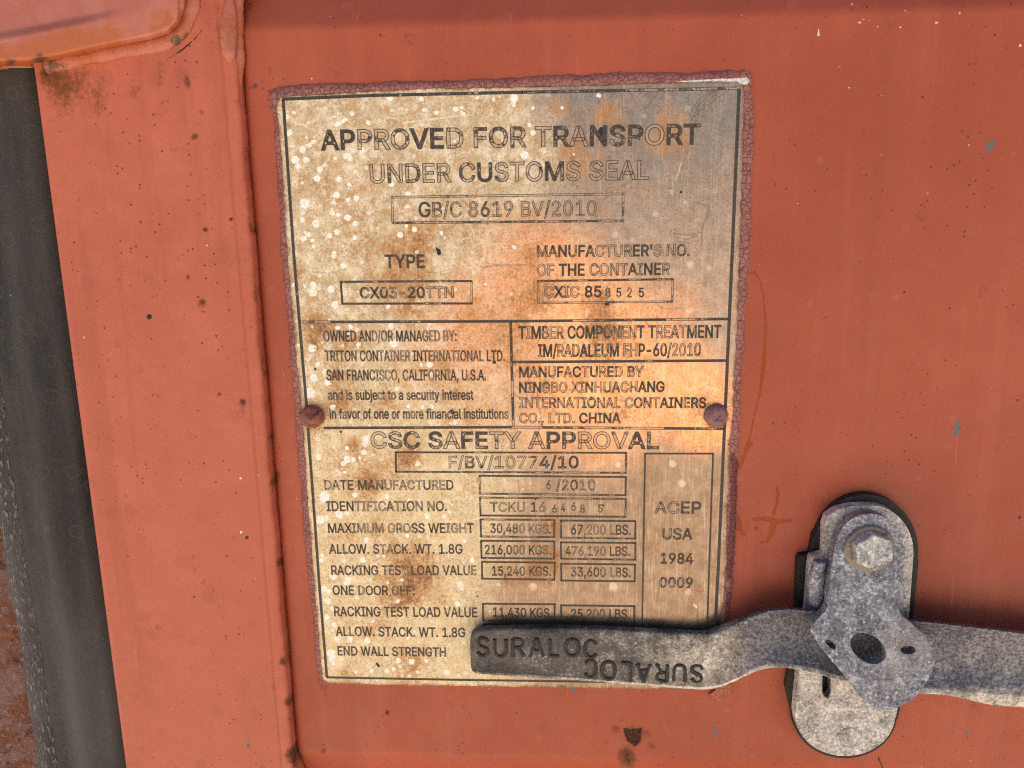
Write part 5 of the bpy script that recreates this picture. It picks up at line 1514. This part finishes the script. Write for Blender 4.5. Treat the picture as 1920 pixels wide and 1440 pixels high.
HASP_BEND = lambda py: float(np.interp(py, [900, 1000, 1060, 1140, 1200, 1340, 1500], [18.0, 18.0, 19.0, 22.5, 24.5, 28.0, 31.0]))
HASP = arc(1631, 1035, 66, 72, 180, 360, 28) + [(1696, 1050), (1692, 1090), (1685, 1125), (1684, 1140), (1690, 1154), (1712, 1172), (1735, 1192), (1747, 1218), (1753, 1244), (1746, 1264), (1731, 1290), (1712, 1312), (1686, 1326), (1662, 1331), (1638, 1326), (1612, 1306),
                                                     (1592, 1278), (1574, 1256), (1550, 1228), (1532, 1204), (1518, 1181), (1526, 1168), (1546, 1148), (1552, 1138), (1553, 1110), (1559, 1060)]
H_BIG = arc(1628, 1216, 37, 25, 0, 350, 30, 34)
H_R = arc(1703, 1219, 14.5, 8.2, 0, 345, 18, 2)
H_L = arc(1557.5, 1208, 12.5, 5.2, 0, 345, 18, 40)
hasp = slab('hasp', HASP, [H_BIG, H_R, H_L], HASP_BEND, 5.0, galv, ret, RET_O, cuts=[1005, 1020, 1035, 1050, 1062, 1068, 1074, 1082, 1090, 1100, 1110, 1120, 1128, 1136, 1142, 1148, 1156, 1170, 1190, 1210, 1240, 1270, 1300], bev=0.0007)

# washer and hexagon bolt
flange_m = rivet_mat('dusty bolt flange', (0.25, 0.20, 0.16), (0.17, 0.155, 0.15), (0.10, 0.06, 0.04))
def disc(name, px, py, d0, d1, r_mm, n, mat, parent, org, rot=0, cham=0.5, bev=0.0003):
    c = at(px, py, d1)
    V, F = [], []
    for d, rr in ((d0, r_mm), (d1 - cham, r_mm), (d1, r_mm - cham * 0.7)):
        for k in range(n):
            a = 2 * math.pi * k / n + math.radians(rot)
            V.append((c[0] + rr * 1e-3 * math.cos(a), -d * 1e-3, c[2] + rr * 1e-3 * math.sin(a)))
    for i in range(2):
        for k in range(n):
            F.append((i * n + k, i * n + (k + 1) % n, (i + 1) * n + (k + 1) % n, (i + 1) * n + k))
    F.append(tuple(2 * n + k for k in range(n)))
    o = new_mesh(name, V, F, mat, parent, n > 12, org)
    bevel(o, bev, 2, 25)
    return o


bolt = disc('bolt_flange', 1632, 1031, 17.5, 20.0, 10.9, 48, flange_m, ret, RET_O, cham=0.6)
bolt.name = 'bolt'
disc('bolt_head', 1641, 1037, 18.5, 25.0, 8.9, 6, galv_bolt, bolt, RET_O, rot=37, cham=0.8, bev=0.0009)
bpy.context.view_layer.update()
for ch in bolt.children:
    ch.location = (0, 0, 0)

# ------------------------------------------------------------------ door handle: cast bar, grip on the left, dished neck under the hasp
HAN_O = at(1250, 1235, 0)
handle = root('door_handle', 'worn cast steel lever handle with raised lettering across the plate corner', 'handle', HAN_O)
#        px    top   bottom depth thick dish
ST = [(883, 1196, 1250, 8.1, 6, 0), (884.5, 1190, 1256, 8.4, 6, 0), (888, 1184, 1259.5, 8.8, 6, 0), (896, 1179, 1262, 9.1, 6, 0), (920, 1176.5, 1264, 9.5, 6, 0.1), (1000, 1175, 1269, 9.5, 6, 0.2), (1100, 1176, 1276, 9.5, 6, 0.2),
      (1200, 1180.5, 1284, 9.5, 6, 0.2), (1280, 1185.5, 1290.5, 9.5, 6, 0.2), (1325, 1186.5, 1292.5, 9.9, 6, 0.2), (1352, 1179, 1289, 11, 8, 0.4), (1385, 1163, 1275, 15, 6, 2), (1415, 1150, 1259, 17, 5, 4), (1445, 1142.5, 1250, 19, 4.5, 5.5),
      (1480, 1140.5, 1251, 19, 4.5, 6.5), (1530, 1145, 1261, 19, 4.5, 7), (1590, 1152, 1276, 19, 4.5, 7), (1650, 1159, 1290, 19, 4.5, 7), (1720, 1164, 1299, 19, 4.5, 7), (1780, 1170, 1302, 19, 4.5, 7), (1850, 1178, 1303, 19, 4.5, 5.5),
      (1920, 1187, 1306, 19, 4.5, 5.5), (2050, 1203, 1316, 19, 4.5, 5.5), (2300, 1235, 1345, 19, 4.5, 5.5)]
ST = np.array(ST, float)
xsn = np.r_[np.linspace(883, 900, 26), np.linspace(902, 1296, 60), np.linspace(1298, 1560, 132), np.linspace(1568, 2300, 82)]
NS = len(xsn)
cols = [np.interp(xsn, ST[:, 0], ST[:, k]) for k in range(1, 6)]
def sm(a, n=9):
    p = np.r_[np.full(n, a[0]), a, np.full(n, a[-1])]
    q = np.convolve(p, np.ones(n) / n, 'same')[n:-n]
    q[:26] = a[:26]
    return q
cols = [sm(sm(c)) for c in cols]
gg = np.random.default_rng(21)
NP = 64
V = []
WEAR_LIGHT = []
for i in range(NS):
    tp, bt, dep, th, dish = [c[i] for c in cols]
    A, B = at(xsn[i], tp, dep - 2), at(xsn[i], bt, dep - 2)
    h = A[2] - B[2]
    zc = (A[2] + B[2]) / 2
    xx = (A[0] + B[0]) / 2
    fold = float(sstep(1760, 1900, xsn[i])) * 4.0       # lower flange opens towards the far end
    for k in range(NP):
        a = 2 * math.pi * (k + 0.5) / NP
        ca, sa = math.cos(a), math.sin(a)
        e = 0.42
        zz = (abs(sa) ** e) * (1 if sa >= 0 else -1)
        yy = (abs(ca) ** e) * (1 if ca >= 0 else -1)
        z = zc + zz * h / 2
        y = (dep - th / 2) + yy * th / 2
        y -= dish * (1 - abs(zz) ** 2.2) * (yy ** 2 if dish < 1 else 1.0)
        if zz < -0.8:                                    # lower edge turned in towards the door
            q = (-zz - 0.8) / 0.2
            z -= fold * 1e-3 * q * 1.9
            y -= fold * q
        V.append((xx + 0 * z, -y * 1e-3, z))
        WEAR_LIGHT.append(float(np.interp(xsn[i], [883, 960, 1050, 1150, 1230, 1330, 1400, 1480, 1800, 1900], [0.28, 0.34, 0.42, 0.52, 0.74, 0.84, 0.62, 0.42, 0.5, 0.7])) + (0.45 if zz < -0.86 else 0) - (0.1 if zz > 0.95 else 0))  # wear lengthwise; lower rim painted lit, top rim painted darker
F = [(i * NP + k, i * NP + (k + 1) % NP, (i + 1) * NP + (k + 1) % NP, (i + 1) * NP + k) for i in range(NS - 1) for k in range(NP)]
F += [tuple(range(NP))[::-1], tuple((NS - 1) * NP + k for k in range(NP))]
bar = new_mesh('lever_bar', V, F, bar_steel, handle, True, HAN_O)
attr(bar, 'worn', WEAR_LIGHT)  # wear, with the painted lit and dark rims
NECK_BLUE = np.repeat(sstep(1350, 1420, xsn), NP)  # neck mask for the painted sky blue, kept off the lower rim
sv = np.tile(np.sin(2 * np.pi * (np.arange(NP) + 0.5) / NP), NS)
zzv = np.sign(sv) * np.abs(sv) ** 0.42
attr(bar, 'bare', NECK_BLUE * sstep(-0.93, -0.8, zzv))  # where the sky blue is painted, not bare metal


STROKES = {'S': (0.62, [[(0.58, 0.80), (0.45, 0.97), (0.20, 0.98), (0.05, 0.80), (0.12, 0.60), (0.32, 0.50), (0.54, 0.38), (0.60, 0.20), (0.44, 0.03), (0.18, 0.02), (0.02, 0.20)]]),
           'U': (0.66, [[(0.03, 1.0), (0.03, 0.6), (0.04, 0.28), (0.14, 0.06), (0.33, 0.0), (0.52, 0.06), (0.62, 0.28), (0.63, 0.6), (0.63, 1.0)]]),
           'R': (0.64, [[(0.04, 0.0), (0.04, 0.5), (0.04, 1.0)], [(0.04, 1.0), (0.36, 0.99), (0.56, 0.88), (0.57, 0.66), (0.38, 0.52), (0.04, 0.50)], [(0.32, 0.5), (0.48, 0.26), (0.62, 0.0)]]),
           'A': (0.74, [[(0.02, 0.0), (0.2, 0.5), (0.37, 1.0)], [(0.37, 1.0), (0.54, 0.5), (0.72, 0.0)], [(0.16, 0.34), (0.37, 0.34), (0.58, 0.34)]]),
           'L': (0.56, [[(0.04, 1.0), (0.04, 0.5), (0.04, 0.0)], [(0.04, 0.0), (0.3, 0.0), (0.54, 0.01)]]),
           'O': (0.74, [[(0.37, 1.0), (0.12, 0.9), (0.02, 0.5), (0.12, 0.1), (0.37, 0.0), (0.62, 0.1), (0.72, 0.5), (0.62, 0.9), (0.37, 1.0)]]),
           'C': (0.64, [[(0.60, 0.80), (0.44, 0.97), (0.22, 0.98), (0.06, 0.80), (0.02, 0.5), (0.06, 0.2), (0.22, 0.02), (0.44, 0.03), (0.60, 0.20)]])}


def cast_word(s, xl, yl, xr, yr, cap_px, flip=False):
    """raised rounded letters on the grip, one part per word; flip turns the word upside down"""
    D0 = 9.5
    A, B = at(xl, yl, D0), at(xr, yr, D0)
    T = at((xl + xr) / 2, (yl + yr) / 2 - cap_px, D0)
    cap = abs(T[2] - (A[2] + B[2]) / 2)
    total = sum(STROKES[ch][0] for ch in s) + 0.30 * (len(s) - 1)
    W = abs(B[0] - A[0])
    gl_ = np.random.default_rng(len(s) + flip)
    V, F, x = [], [], 0.0
    for ch in s:
        w, strokes = STROKES[ch]
        jz, js = gl_.normal() * 0.03, 1 + gl_.normal() * 0.04
        for st in strokes:
            p = smooth_path([(x + a, jz + b_ * js) for a, b_ in st], 22)
            q = np.stack([p[:, 0] / total * W, p[:, 1] * cap], 1)
            if flip:
                q = np.stack([W - q[:, 0], cap - q[:, 1]], 1)
            t = q[:, 0] / W
            P3 = np.stack([min(A[0], B[0]) + q[:, 0], np.full(len(q), -(D0 - 0.05) * 1e-3), A[2] + (B[2] - A[2]) * t + q[:, 1]], 1)
            v, f = tube(P3, 0.00085, 10, 0.75, int(gl_.integers(999)), 0.13)
            o_ = len(V)
            V += list(v)
            F += [tuple(o_ + i for i in ff) for ff in f]
        x += w + 0.30
    return new_mesh('raised_lettering', V, F, cast_letters, handle, True, HAN_O)


cast_word("SURALOC", 895, 1230, 1119, 1231, 33)
cast_word("SURALOC", 1096, 1271, 1317, 1283, 33, True)
